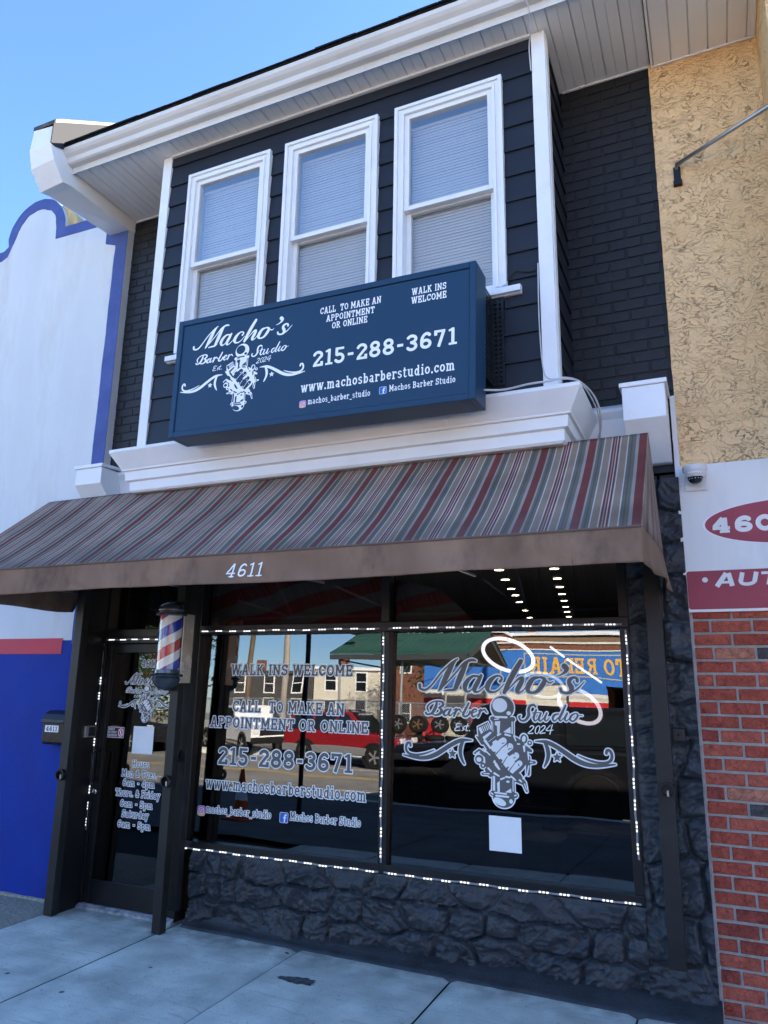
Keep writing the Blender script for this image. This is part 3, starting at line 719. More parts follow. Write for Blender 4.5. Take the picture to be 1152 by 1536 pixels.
def stone_panel(mb, x0, x1, z0, z1, rows, y, sx, step=.0075, seed=1, edge=None):
    r = random.Random(seed); pts = []
    zc = z0; hs = []
    for k in range(rows): hs.append(r.uniform(.8, 1.2))
    t = (z1 - z0) / sum(hs)
    for k, h in enumerate(hs):
        h *= t; x = x0 + r.uniform(-.2, .05)
        while x < x1 + .2:
            w = sx * r.uniform(.65, 1.45)
            pts.append((x + w / 2, zc + h / 2 + r.uniform(-.035, .035), w, h)); x += w
        zc += h
    nx = max(2, int((x1 - x0) / step)); nz = max(2, int((z1 - z0) / step)); V = []; F = []
    for j in range(nz + 1):
        for i in range(nx + 1):
            x = x0 + (x1 - x0) * i / nx; z = z0 + (z1 - z0) * j / nz
            h = stone_height(x, z, pts)
            yy = y - h
            if edge:
                e = edge(x, z); yy = y - h * e + (1 - e) * .0
            V.append((x, yy, z))
    for j in range(nz):
        for i in range(nx):
            k = j * (nx + 1) + i; F.append((k, k + 1, k + nx + 2, k + nx + 1))
    b = len(V); 
    # close the rim back to the wall
    rim = [i for i in range(nx + 1)] + [j * (nx + 1) + nx for j in range(1, nz + 1)] + [nz * (nx + 1) + i for i in range(nx - 1, -1, -1)] + [j * (nx + 1) for j in range(nz - 1, 0, -1)]
    V += [(V[i][0], .12, V[i][2]) for i in rim]
    m = len(rim)
    for k in range(m): F.append((rim[k], b + k, b + (k + 1) % m, rim[(k + 1) % m]))
    mb.add(V, F)
g = MB()
stone_panel(g, -3.64, -.49, .035, .5, 3, -.027, .30, seed=9, edge=lambda x, z: .35 + .65 * sstep(.5, .44, z))
build(g, 'stone_wall', M['stone'], SHOP, smooth=60, recalc=False)
g = MB()
stone_panel(g, -.49, -.142, .035, 2.98, 13, -.027, .27, seed=11, edge=lambda x, z: (.3 + .7 * sstep(-.49, -.44, x)) if z > .5 else 1)
build(g, 'stone_pier', M['stone'], SHOP, smooth=60, recalc=False)
g = MB()    # sloping cement skirt along the foot of the stone
rs = []; nn = 150
for i in range(nn + 1):
    t = i / nn; x = -3.66 + 3.53 * t; o = .075 + .085 * t
    w = .012 * fbm(x * 3, 2, 1) + .006 * fbm(x * 12, 5, 2); w2 = .012 * fbm(x * 4, 8, 1)
    rs.append([(x, .05, -.05), (x, -o - .03 - w, -.05), (x, -o - .025 - w, .006), (x, -o - .0 - w, .022 + w2 * .5), (x, -o + .03 - w * .5, .045 + w2), (x, -.045, .085 + w2), (x, .05, .09)])
g.rings(rs); build(g, 'cement_skirt', M['stone'], SHOP, smooth=60)

# bay with lap siding
BX0, BX1, BY = -3.985, -.76, -.59
g = MB()
g.box(BX0 + .012, BX1 - .012, BY + .15, 0, 3.1, 6.05)
build(g, 'bay_wall', M['siding'], SHOP)
WINX = [-3.30, -2.372, -1.445]
W_H = .397; WZ0, WZ1 = 4.19, 5.79
g = MB(); z = 3.47; lap = .1905
spans = [(BX0 + .075, BX1 - .075)]
while z < 6.045:
    zt = min(z + lap, 6.05)
    segs = [(z, zt)]
    if z < WZ1 < zt: segs = [(z, WZ1 - .02), (WZ1 - .02, zt)]
    for z0_, z1_ in segs:
        cuts = [BX0 + .07]
        if z1_ > WZ0 and z0_ < WZ1 - .021:
            for c in WINX: cuts += [c - W_H + .02, c + W_H - .02]
        cuts.append(BX1 - .07)
        sl = lambda q: .014 * (1 - (q - z) / lap) + .002
        lip = z0_ == z
        for a, b in zip(cuts[::2], cuts[1::2]):
            g.prism([(BY + .03, z0_), (BY - sl(z0_), z0_), (BY - sl(z1_), z1_ + (.002 if z1_ == zt else 0)), (BY + .03, z1_ + (.002 if z1_ == zt else 0))], 'x', a, b)
    z += lap
build(g, 'lap_siding', M['siding'], SHOP)
g = MB(); g2 = MB(); z = 3.47                   # siding on the bay's right and left cheeks
while z < 6.04:
    zt = min(z + lap, 6.05)
    g.prism([(BX1 - .02, z), (BX1 + .014, z), (BX1 + .001, zt), (BX1 - .02, zt)], 'y', BY + .07, -.01)
    g2.prism([(BX0 + .02, z), (BX0 - .014, z), (BX0 - .001, zt), (BX0 + .02, zt)], 'y', BY + .07, -.01)
    z += lap
build(g, 'cheek_siding', M['siding'], SHOP); build(g2, 'cheek_siding', M['siding'], SHOP)
for x0, x1, sx0, sx1 in ((BX0 - .012, BX0 + .075, BX0 - .018, BX0 + .004), (BX1 - .08, BX1 + .012, BX1 - .004, BX1 + .018)):
    g = MB(); g.box(x0, x1, BY - .026, BY + .001, 3.46, 6.05); g.box(sx0, sx1, BY + .002, BY + .075, 3.46, 6.05)
    build(g, 'corner_board', M['white_trim'], SHOP, bevel=.003)

# double hung windows
def frame_mb(x0, x1, z0, z1, y0, y1, w, bot=None):
    bot = w if bot is None else bot
    g = MB()
    g.box(x0, x0 + w, y0, y1, z0, z1); g.box(x1 - w, x1, y0, y1, z0, z1)
    g.box(x0 + w, x1 - w, y0 + .0005, y1, z1 - w, z1 - .0005); g.box(x0 + w, x1 - w, y0 + .0005, y1, z0 + .0005, z0 + bot)
    return g
for c in WINX:
    a, b = c - W_H, c + W_H
    g = MB()
    # brickmould: three steps
    for (o, w, y0, y1) in ((0, .026, BY - .046, BY + .03), (.026, .024, BY - .032, BY + .03), (.05, .022, BY - .040, BY + .149)):
        g.box(a + o, a + o + w, y0, y1, WZ0, WZ1 - o); g.box(b - o - w, b - o, y0, y1, WZ0, WZ1 - o)
        g.box(a + o + w, b - o - w, y0 + .0006, y1, WZ1 - o - w, WZ1 - o - .0004)
    win = build(g, 'window', M['white_trim'], SHOP, bevel=.003)
    ia, ib, iz0, iz1 = a + .072, b - .072, WZ0, WZ1 - .072
    mid = 4.945
    build(frame_mb(ia, ib, mid - .012, iz1, BY - .02, BY + .022, .036, .036), 'upper_sash', M['white_trim'], win, bevel=.003)
    build(frame_mb(ia, ib, iz0, mid + .018, BY + .026, BY + .062, .036, .06), 'lower_sash', M['white_trim'], win, bevel=.003)
    g = MB(); g.box(ia + .03, ib - .03, BY, BY + .005, mid + .02, iz1 - .03); build(g, 'pane', M['house_glass'], win)
    g = MB(); g.box(ia + .03, ib - .03, BY + .042, BY + .047, iz0 + .06, mid - .02); build(g, 'pane', M['low_glass'], win)
    g = MB(); z = iz0 + .03
    while z < iz1 - .05:
        s0 = random.uniform(-.0012, .0012)
        g.prism([(BY + .0805, z), (BY + .0795, z + .009), (BY + .082, z + .018), (BY + .0868, z + .0262 + s0), (BY + .0873, z + .0258 + s0), (BY + .0828, z + .0178), (BY + .0803, z + .009), (BY + .0812, z)], 'x', ia + .02, ib - .02)
        z += .0235
    g.box(ia + .018, ib - .018, BY + .07, BY + .1, iz1 - .07, iz1 - .045)
    for xx in (ia + .12, c, ib - .12): g.box(xx - .001, xx + .001, BY + .0755, BY + .077, iz0, iz1 - .05)
    build(g, 'blind', M['blind'], win, recalc=True)
    g = MB(); g.box(ia, ib, BY + .13, BY + .14, iz0, iz1); build(g, 'backing', M['dark_room'], win)
g = MB(); g.prism([(BY + .02, 4.12), (BY - .035, 4.12), (BY - .035, 4.125), (BY - .062, 4.127), (BY - .062, 4.168), (BY - .05, 4.172), (BY + .02, 4.189)], 'x', -3.765, -.955)
build(g, 'window_sill', M['white_trim'], SHOP, bevel=.002)

# cornice under the bay, wrapped in bent sheet
def ring_profile(prof, x0, x1, y):
    g = MB(); rs = []
    for o, z in prof: rs.append([(x0 - o, .0, z), (x0 - o, y - o, z), (x1 + o, y - o, z), (x1 + o, .0, z)])
    g.rings(rs, cap=True, closed=True); return g
prof = [(.0, 3.475), (.155, 3.418), (.158, 3.395), (.085, 3.275), (.082, 3.262), (.066, 3.258), (.060, 3.19), (.036, 3.182), (.034, 3.115), (.02, 3.10), (.0, 3.10)]
build(ring_profile(prof, BX0, BX1, BY), 'bay_cornice', M['white_trim'], SHOP)
for x in (-2.96, -1.45):
    g = MB(); g.prism([(BY - .1595, 3.417), (BY - .16, 3.393), (BY - .088, 3.276), (BY - .085, 3.277), (BY - .156, 3.395)], 'x', x, x + .02)
    build(g, 'cornice_seam', M['white_trim'], SHOP)
# white ledges and the two wrapped corner blocks beside it
for x0, x1 in ((-4.72, -3.95), (-.82, -.40)):
    g = MB(); g.prism([(.02, 3.535), (-.10, 3.475), (-.12, 3.455), (-.12, 3.44), (-.085, 3.40), (-.06, 3.29), (-.04, 3.27), (.02, 3.27)], 'x', x0, x1)
    build(g, 'ledge', M['white_trim'], SHOP, bevel=.002)
def corner_block(x0, x1, ztop, zmid, zbot, y, apex):
    g = MB(); o = .014
    # cap
    A = [(x0 - o, y - o, ztop), (x1 + o, y - o, ztop), (x1 + o, .01, ztop + .02), (x0 - o, .01, ztop + .02)]
    B = [(p[0], p[1], p[2] + .028) for p in A]
    cx = (x0 + x1) / 2
    g.add(A + B + [(cx, -.16, apex), (cx, .01, apex)], [(0, 1, 2, 3), (0, 1, 5, 4), (1, 2, 6, 5), (3, 0, 4, 7), (4, 5, 8), (5, 6, 9, 8), (7, 4, 8, 9), (2, 3, 7, 9, 6)])
    # body with an undercut lower face
    bot = [(x0 + .0, -.06, zbot), (x1 - .0, -.06, zbot), (x1, .01, zbot), (x0, .01, zbot)]
    md = [(x0, y, zmid), (x1, y, zmid), (x1, .01, zmid), (x0, .01, zmid)]
    tp = [(x0, y, ztop + .0), (x1, y, ztop + .0), (x1, .01, ztop), (x0, .01, ztop)]
    g.rings([bot, md, tp])
    return build(g, 'corner_block', M['white_trim'], SHOP, bevel=.004)
corner_block(-.418, -.170, 3.50, 3.29, 3.08, -.34, 3.60)
corner_block(-4.95, -4.66, 3.47, 3.33, 3.08, -.30, 3.56)
g = MB(); rs = []     # torn strip of white flashing running down from the right block
for i in range(14):
    t = i / 13; z = 3.52 - .60 * t; w = .012 * fbm(t * 6, 1, 1)
    rs.append([(-.158 + w * .3, -.04 - w, z), (-.128 + w * .3, -.05, z), (-.128 + w * .3, .01, z), (-.158, .01, z)])
g.rings(rs); build(g, 'flashing_strip', M['white_trim'], SHOP)

# roof: soffit, gutter, shingles, wrapped party wall ends
ZS = 6.056
g = MB()
x = -4.855; w = .148
while x < -.12:
    b = min(x + w, -.115)
    yb = -.005
    g.prism([(x, ZS + .012), (x + .006, ZS), (x + w * .46, ZS), (x + w * .48, ZS + .006), (x + w * .50, ZS), (b - .006, ZS), (b - .001, ZS + .012), (b, ZS + .03), (x, ZS + .03)] if b - x > .1 else [(x, ZS), (b, ZS), (b, ZS + .03), (x, ZS + .03)], 'y', -.785, yb)
    x += w
build(g, 'soffit', M['white_vinyl'], SHOP)
g = MB(); 
g.box(-4.85, BX0 + .0, -.022, -.006, ZS - .014, ZS - .001); g.box(BX1 + .02, -.12, -.022, -.006, ZS - .014, ZS - .001)
g.box(BX0 + .075, BX1 - .08, BY - .034, BY - .005, ZS - .022, ZS - .001)
build(g, 'soffit_trim', M['white_trim'], SHOP, bevel=.002)
g = MB()
gp = [(-.785, 6.04), (-.795, 6.035), (-.80, 6.09), (-.845, 6.09), (-.86, 6.10), (-.872, 6.135), (-.90, 6.155), (-.918, 6.175), (-.922, 6.205), (-.912, 6.213), (-.905, 6.205), (-.79, 6.205), (-.785, 6.21)]
g.prism(gp, 'x', -4.905, -.05)
build(g, 'gutter', M['gutter'], SHOP)
for x in (-2.02, -.02): g = MB(); g.prism([(p[0] - .002, p[1] - .001) for p in gp], 'x', x, x + .012); build(g, 'gutter_seam', M['gutter'], SHOP)
g = MB()
NR = 26
V = []
x = -4.83; 
g.prism([(-.93, 6.232), (.02, 6.90), (.02, 6.86), (-.925, 6.212)], 'x', -4.85, 1.5)
while x < 1.4:
    w = random.uniform(.25, .34); dz = random.uniform(0, .005)
    g.prism([(-.94 - dz, 6.222 - dz * .4), (-.94 - dz, 6.231 + dz), (-.7, 6.405), (-.7, 6.385)], 'x', x, x + w - .006); x += w
g.box(-4.85, 1.5, .02, 9, 6.7, 6.88)
build(g, 'roof', M['shingle'], SHOP)
# party wall end, wrapped in white sheet, standing through the eave on the left
g = MB()
X0, X1 = -5.10, -4.862
side = [(.02, 7.16), (-1.0, 6.415), (-1.045, 6.36), (-1.06, 6.14), (-1.02, 5.99), (-.90, 5.845), (-.80, 5.87), (-.03, 5.93), (.02, 5.945)]
V = [(X0, *p) for p in side] + [(X1, p[0] + (.0 if i < 2 or i > 6 else .02), p[1] + (.05 if i in (4, 5, 6) else 0)) for i, p in enumerate(side)]
n = len(side)
F = [tuple(range(n)), tuple(range(2 * n - 1, n - 1, -1))] + [(i, (i + 1) % n, n + (i + 1) % n, n + i) for i in range(n)]
g.add(V, F); build(g, 'party_wall_end', M['white_trim'], SHOP, bevel=.006)
g = MB(); g.prism([(-1.046, 6.40), (-1.0, 6.44), (.3, 7.385), (.3, 7.355), (-.99, 6.405), (-1.046, 6.36)], 'x', X0 - .008, X1 + .016)
build(g, 'coping', M['galv'], SHOP, bevel=.004)
g = MB(); g.prism([(-1.052, 6.39), (-1.0, 6.43), (.3, 7.375), (.3, 7.05), (-.90, 6.20), (-1.0, 6.16), (-1.056, 6.16)], 'x', X1 + .001, X1 + .011)
build(g, 'step_flashing_shade', M['shaded_lead'], SHOP)  # flashing widened over the white side, a dark stand-in for shade
g = MB(); g.prism([(-.06, 7.09), (-.16, 7.04), (.3, 7.45), (.3, 7.39)], 'x', X0 + .05, X1 + .08); build(g, 'roofing_felt', M['shingle'], SHOP)
g = MB(); g.box(X0 + .005, X1 - .005, .02, 8.9, 5.9, 7.1); build(g, 'party_wall', M['white_vinyl'], SHOP)
# house sides so the block is solid
g = MB(); g.box(-4.87, -4.80, .3, 10.4, -.1, 6.9); g.box(-.2, -.13, .3, 10.4, -.1, 6.9); g.box(-4.8, -.2, 10.3, 10.4, -.1, 6.9); g.box(-4.8, -.2, .3, 10.3, 3.3, 3.4)
build(g, 'inner_wall', M['dark_room'], SHOP)
g = MB(); g.box(-4.86, -.15, .0, .3, 2.72, 3.28); build(g, 'beam', M['bronze'], SHOP)

# ------------------------------------------------------------------ shop front: frames, panes, door
TILT = .0215                                    # the panes lean back a little
def gy(z): return TILT * (z - .55)
def on_glass(u, v, lift): return (u, gy(v) - .0012 - lift, v)
def on_door(u, v, lift): return (u, -.022 + gy(v) - .0012 - lift, v)
def pane(x0, x1, z0, z1, off=0, th=.006):
    g = MB(); a, b = gy(z0) + off, gy(z1) + off
    g.prism([(a, z0), (b, z1), (b + th, z1), (a + th, z0)], 'x', x0, x1); return g
ZT = 2.065
g = MB()
g.box(-3.80, -.49, -.045, .07, .505, .56)                   # sill rail
g.box(-3.80, -.49, -.046, .07, ZT, ZT + .065)               # head rail
for x0, x1 in ((-3.80, -3.70), (-2.15, -2.088), (-.545, -.49)):
    g.box(x0, x1, -.0445, .07, .56, ZT); g.box(x0, x1, -.0445, .07, ZT + .065, 2.66)
g.box(-4.70, -.49, -.045, .07, 2.66, 2.74)
build(g, 'storefront_frame', M['bronze'], SHOP, bevel=.004)
wl = build(pane(-3.70, -2.15, .56, ZT), 'storefront_window', M['store_glass'], SHOP)
wr = build(pane(-2.088, -.545, .56, ZT), 'storefront_window', M['store_glass'], SHOP)
for x0, x1 in ((-3.70, -2.15), (-2.088, -.545), (-4.53, -3.80)):
    build(pane(x0, x1, ZT + .065 if x0 > -4 else 2.115, 2.66, .0), 'transom_window', M['transom_glass'], SHOP)

GV, IC = M['grey_vinyl'], M['ice']
def win_text(t, x0, x1, z, cap, h=.0022, o=.006, **k): return outlined_text(text_prims(t, x0, x1, z, cap, **k), h, o, on_glass, 'lettering', GV, M['white_paint'], wl)
win_text('WALK INS WELCOME', -3.443, -2.397, 1.757, .08)
win_text('CALL  TO MAKE AN', -3.405, -2.452, 1.485, .084)
win_text('APPOINTMENT OR ONLINE', -3.600, -2.261, 1.367, .08)
win_text('215-288-3671', -3.506, -2.375, 1.103, .124, h=.0028, o=.007)
win_text('www.machosbarberstudio.com', -3.598, -2.263, .925, .082, o=.0055)
win_text('machos_barber_studio', -3.572, -3.009, .757, .055, h=.0016, o=.0042)
win_text('Machos Barber Studio', -2.850, -2.299, .763, .056, h=.0016, o=.0042)

M['icon_pink'] = None
def gradient_mat(name, cols, axis='Z', z0=0, z1=1):
    m = mat(name, (.5, .5, .5), .5); n = m.node_tree; L = n.links
    ge = n.nodes.new('ShaderNodeNewGeometry'); sx = n.nodes.new('ShaderNodeSeparateXYZ'); L.new(ge.outputs['Position'], sx.inputs[0])
    mr = n.nodes.new('ShaderNodeMapRange'); mr.inputs[1].default_value = z0; mr.inputs[2].default_value = z1; L.new(sx.outputs[axis], mr.inputs[0])
    cr = n.nodes.new('ShaderNodeValToRGB'); e = cr.color_ramp.elements
    while len(e) < len(cols): e.new(.5)
    for i, c in enumerate(cols): e[i].position = i / (len(cols) - 1); e[i].color = (*c, 1)
    L.new(mr.outputs[0], cr.inputs[0]); L.new(cr.outputs[0], n.nodes['Principled BSDF'].inputs['Base Color']); return m
def rrect(cx, cy, w, r): return [('b', cx - w / 2, cy, cx + w / 2, cy, w - 2 * r), ('b', cx, cy - w / 2, cx, cy + w / 2, w - 2 * r)] + [('c', cx + i * (w / 2 - r), cy + j * (w / 2 - r), r, cx + i * (w / 2 - r) + 1e-5, cy + j * (w / 2 - r), r) for i in (-1, 1) for j in (-1, 1)]
def icons(place, ax, az, fx, fz, s, parent):
    """camera badge and f badge"""
    h = s / 34
    ig = gradient_mat('camera_badge_colours', [(.85, .45, .12), (.75, .06, .22), (.40, .07, .50)], 'Z', place(ax, az - s / 2, 0)[2], place(ax, az + s / 2, 0)[2])
    bg = rrect(ax, az, s, s * .24); bb = bb_of(bg)
    ring = lambda fl, prims, w: np.abs(fl.union(prims, .03) + w) - w
    def white(fl):
        F = np.minimum(ring(fl, rrect(ax, az, s * .72, s * .2), s * .035), ring(fl, [('e', ax, az, s * .18, s * .18)], s * .035))
        return np.minimum(F, fl.union([('e', ax + s * .2, az + s * .2, s * .05, s * .05)], .03))
    rim = .0028 * s / .06
    def edge(fl):
        F = fl.union(bg, .03); return np.maximum(F - rim, -F)
    letter_mesh([(lambda fl: fl.union(bg, .03), 0, 0, bb), (edge, 1, 0, bb), (white, 1, .0006, bb)], h, place, 'camera_badge', [ig, M['white_paint']], parent)
    bg2 = rrect(fx, fz, s, s * .12); bb2 = bb_of(bg2)
    f = [('b', fx + s * .1, fz - s * .48, fx + s * .1, fz + s * .12, s * .17), ('b', fx - s * .1, fz - s * .0, fx + s * .32, fz - s * .0, s * .13),
         ('c', fx + s * .1, fz + s * .12, s * .085, fx + s * .17, fz + s * .27, s * .085), ('c', fx + s * .17, fz + s * .27, s * .085, fx + s * .3, fz + s * .29, s * .075)]
    def edge2(fl):
        F = fl.union(bg2, .03); return np.maximum(F - rim, -F)
    letter_mesh([(lambda fl: fl.union(bg2, .03), 0, 0, bb2), (edge2, 1, 0, bb2), (lambda fl: fl.union(f, .03), 1, .0006, bb2)], h, place, 'letter_badge', [M['badge_blue'], M['white_paint']], parent)
M['badge_blue'] = mat('badge_blue', (.025, .14, .55), .45)
icons(on_glass, -3.617, .766, -2.902, .775, .064, wl)
logo_on_glass(on_glass, 1.0, -1.307, 1.569, .0026, wr)
# plain white sticker where the code is
g = MB(); g.box(-1.404, -1.199, gy(.8) - .0035, gy(.8) - .0025, .706, .911); build(g, 'square_sticker', M['ice'], wr)

# door
g = MB()
g.box(-4.70, -4.655, -.05, .06, .0, 2.05); g.box(-3.80, -3.755, -.05, .06, 0, 2.05); g.box(-4.655, -3.80, -.0505, .06, 2.0, 2.05)
g.box(-4.70, -3.755, -.045, .06, 2.051, 2.115)
g.box(-4.70, -4.66, -.045, .06, 2.115, 2.66)
build(g, 'door_frame', M['bronze'], SHOP, bevel=.003)
g = MB()
g.box(-4.65, -4.595, -.04, .01, .03, 1.995); g.box(-3.87, -3.805, -.04, .01, .03, 1.995)
g.box(-4.595, -3.87, -.0405, .01, 1.925, 1.995); g.box(-4.595, -3.87, -.0405, .01, .03, .2)
door = build(g, 'door', M['bronze'], SHOP, bevel=.003)
dp = build(pane(-4.595, -3.87, .2, 1.925, -.022), 'pane', M['door_glass'], door)
def door_text(t, x0, x1, z, cap, **k): return outlined_text(text_prims(t, x0, x1, z, cap, **k), .0016, .0045, on_door, 'lettering', GV, M['white_paint'], door)
door_text('4611', -4.313, -4.154, 1.81, .062)
door_text('Hours', -4.301, -4.131, 1.041, .050)
door_text('Mon & Tues.', -4.398, -4.045, .966, .053)
door_text('6am - 4pm', -4.378, -4.060, .896, .050)
door_text('Thurs. & Friday', -4.442, -3.997, .819, .053)
door_text('6am - 5pm', -4.382, -4.060, .743, .050)
door_text('Saturday', -4.354, -4.090, .668, .053)
door_text('6am - 5pm', -4.386, -4.061, .593, .050)
logo_on_glass(on_door, .415, -4.222, 1.635, .0016, door, o=.011)
g = MB(); g.box(-4.318, -4.112, -.0285 + gy(1.24), -.027 + gy(1.24), 1.143, 1.350); build(g, 'square_sticker', M['ice'], door)
# small notice: SORRY NO PUBLIC RESTROOM
M['notice_dark'] = mat('notice_dark', (.05, .03, .04), .5); M['notice_red'] = mat('notice_red', (.45, .03, .06), .5)
nx0, nx1, nz0, nz1 = -4.590, -4.420, 1.252, 1.336
bgp = [('p', [(nx0, nz0), (nx1, nz0), (nx1, nz1), (nx0, nz1)])]; nb = bb_of(bgp)
tx = text_prims('SORRY', nx0 + .008, nx0 + .072, nz1 - .027, .018) + text_prims('NO PUBLIC', nx0 + .008, nx0 + .095, nz1 - .050, .018) + text_prims('RESTROOM', nx0 + .008, nx0 + .098, nz1 - .074, .018)
rp = [('p', [(nx0 + .105, nz0 + .004), (nx1 - .004, nz0 + .004), (nx1 - .004, nz1 - .004), (nx0 + .105, nz1 - .004)])]
cxn, czn = nx1 - .034, (nz0 + nz1) / 2
def n_white(fl):
    F = fl.union(tx, .02)
    F = np.minimum(F, np.abs(fl.union([('e', cxn, czn, .024, .028)], .02)) - .003)
    F = np.minimum(F, fl.union([('c', cxn - .015, czn + .018, .002, cxn + .015, czn - .018, .002), ('c', cxn, czn - .01, .007, cxn, czn + .012, .005)], .02))
    return np.minimum(F, np.abs(fl.union(bgp, .02) + .002) - .002)
letter_mesh([(lambda fl: fl.union(bgp, .02), 0, 0, nb), (lambda fl: fl.union(rp, .02), 1, .0006, nb), (n_white, 2, .0012, nb)], .0012, on_door, 'notice', [M['notice_dark'], M['notice_red'], M['white_paint']], door)
# pull handle, lock, threshold
g = MB(); g.tube([(-4.622, -.04, 1.145), (-4.622, -.085, 1.15), (-4.622, -.105, 1.13), (-4.622, -.105, .93), (-4.622, -.085, .91), (-4.622, -.04, .915)], .011, 10)
build(g, 'handle', M['black_metal'], door, smooth=50)
g = MB(); g.lathe([(.02, -.041), (.021, -.048), (.016, -.052), (.004, -.053)], (-4.632, 0, .838), 18, axis='y'); build(g, 'lock', M['chrome'], door, smooth=50)
g = MB(); g.lathe([(.006, -.0405), (.006, -.043), (.002, -.0435)], (-4.56, 0, 1.96), 10, axis='y'); build(g, 'screw', M['chrome'], door)
M['old_threshold'] = mat('worn_threshold', (.30, .31, .32), .6, var=.5, vscale=22, bump=.6, bscale=80, dirt=.8, dirtcol=(.06, .06, .065), dscale=7)
g = MB(); g.prism([(-.085, -.01), (-.08, .012), (-.05, .026), (.06, .026), (.06, -.01)], 'x', -4.70, -3.76); build(g, 'threshold', M['old_threshold'], SHOP)
g = MB(); g.box(-4.738, -4.675, -.27, .0, -.02, 2.72); build(g, 'jamb', M['bronze'], SHOP, bevel=.004)
g = MB(); g.box(-4.87, -4.70, -.02, .07, -.02, 2.74); build(g, 'jamb', M['bronze'], SHOP)

# ------------------------------------------------------------------ light strips round the panes
def led_strip(label, pts_start, pts_end, n, wav=.002):
    a, b = Vector(pts_start), Vector(pts_end); d = (b - a); L = d.length; d.normalize()
    t = thing('light_strip', label, 'led strip', tuple((a + b) / 2), 'lit strips round the shop windows and door')
    g = MB(); vert = abs(d.z) > .5; side = Vector((1, 0, 0)) if vert else Vector((0, 0, 1)); rs = []
    m = int(L / .05) + 2; ph = random.random() * 9
    off = lambda s: side * (wav * math.sin(s * 37 + ph) + wav * math.sin(s * 11 + ph))
    for i in range(m + 1):
        s = L * i / m; p = a + d * s + off(s); q = side * .0052
        rs.append([p - q, p - q - Vector((0, .004, 0)), p + q - Vector((0, .004, 0)), p + q])
    g.rings(rs); build(g, 'tape', M['led_tape'], t)
    proto = None
    for k in range(n):
        s = L * (k + .5) / n; p = a + d * s + off(s) - Vector((0, .004, 0))
        if proto is None:
            g = MB()
            for q in (-.022, 0, .022):
                c = p + d * q; w = (d * .0062, side * .0042)
                V = [c + i * w[0] + j * w[1] + Vector((0, y, 0)) for y in (0.001, -.006) for i, j in ((-1, -1), (1, -1), (1, 1), (-1, 1))]
                g.add(V, [(0, 1, 2, 3), (4, 5, 6, 7), (0, 1, 5, 4), (1, 2, 6, 5), (2, 3, 7, 6), (3, 0, 4, 7)])
            proto = build(g, 'led', M['led'], t, loc=p)
        else:
            c = proto.copy(); S.collection.objects.link(c); c.location = p - WL[t.name]
YL = -.047
led_strip('lit strip along the top of the left window', (-3.72, YL, 2.085), (-2.16, YL, 2.085), 12)
led_strip('lit strip along the top of the right window', (-2.09, YL, 2.085), (-.53, YL, 2.085), 12)
led_strip('lit strip under the left window above the stone', (-3.77, YL, .512), (-2.14, YL, .512), 14)
led_strip('lit strip under the right window above the stone', (-2.10, YL, .512), (-.51, YL, .518), 13)
led_strip('upright lit strip on the post between the two big windows', (-2.125, YL, .57), (-2.125, YL, 2.06), 12)
led_strip('upright lit strip beside the stone pier right of the windows', (-.512, YL, .75), (-.508, YL, 2.05), 11)
led_strip('dim upright lit strip on the post left of the left window', (-3.74, YL, .57), (-3.74, YL, 2.05), 5)
led_strip('upright lit strip down the handle side of the door', (-4.675, -.055, .55), (-4.675, -.055, 2.0), 12, .004)
led_strip('short lit strip over the door', (-4.655, -.055, 2.03), (-3.80, -.055, 2.03), 7)

# ------------------------------------------------------------------ shutter rails with padlock rings
def rail(label, x0, x1, y0, y1, z0, z1, ring=None, mount=()):
    t = thing('shutter_rail', label, 'rail', ((x0 + x1) / 2, (y0 + y1) / 2, z0), 'shutter rails of the shop front')
    g = MB(); w = .012; ym = (y0 + y1) / 2
    g.box(x0, x1, y0, y0 + w, z0, z1); g.box(x0, x0 + w, y0 + w, y1, z0, z1); g.box(x1 - w, x1, y0 + w, y1, z0, z1)
    build(g, 'channel', M['rail'], t, bevel=.002)
    if ring:
        for (rx, rz) in ring:
            g = MB(); n = 22; r = .042; pts = []
            for s, rr in ((0, r), (-.035, r), (-.035, r - .008), (0, r - .008)): pts.append((rr, s))
            g.lathe([(r, y0 + .002), (r, y0 - .034), (r - .009, y0 - .034), (r - .009, y0 + .002)], (rx, 0, rz), 24, axis='y', cap=False)
            build(g, 'lock_ring', M['black_metal'], t, smooth=40)
            g = MB(); g.box(rx - .005, rx + .005, y0 - .02, y0 + .002, rz - .03, rz + .0); build(g, 'lock_bolt', M['steel'], t)
    for (mx, mz) in mount:
        g = MB(); g.box(mx - .032, mx + .032, -.105, -.02, mz - .035, mz + .035); g.lathe([(.008, -.105), (.008, -.113), (.003, -.115)], (mx, 0, mz), 10, axis='y')
        build(g, 'mounting_plate', M['black_metal'], t, bevel=.003)
    return t
rail('dark shutter rail beside the blue wall left of the door', -4.735, -4.655, -.335, -.27, -.002, 2.55, [(-4.69, .99)])
rail('dark shutter rail right of the door standing on the pavement under the barber pole', -3.745, -3.672, -.30, -.235, -.002, 2.5, [(-3.70, 1.0)])
rail('shorter shutter rail next to the big left window stopping above the skirt', -3.722, -3.645, -.19, -.125, .12, 2.5, [(-3.70, 1.165)])
rail('shutter rail on the stone pier right of the windows ending above the pavement', -.372, -.285, -.20, -.14, .255, 2.62, [(-.318, 1.155)], [(-.245, 1.448)])

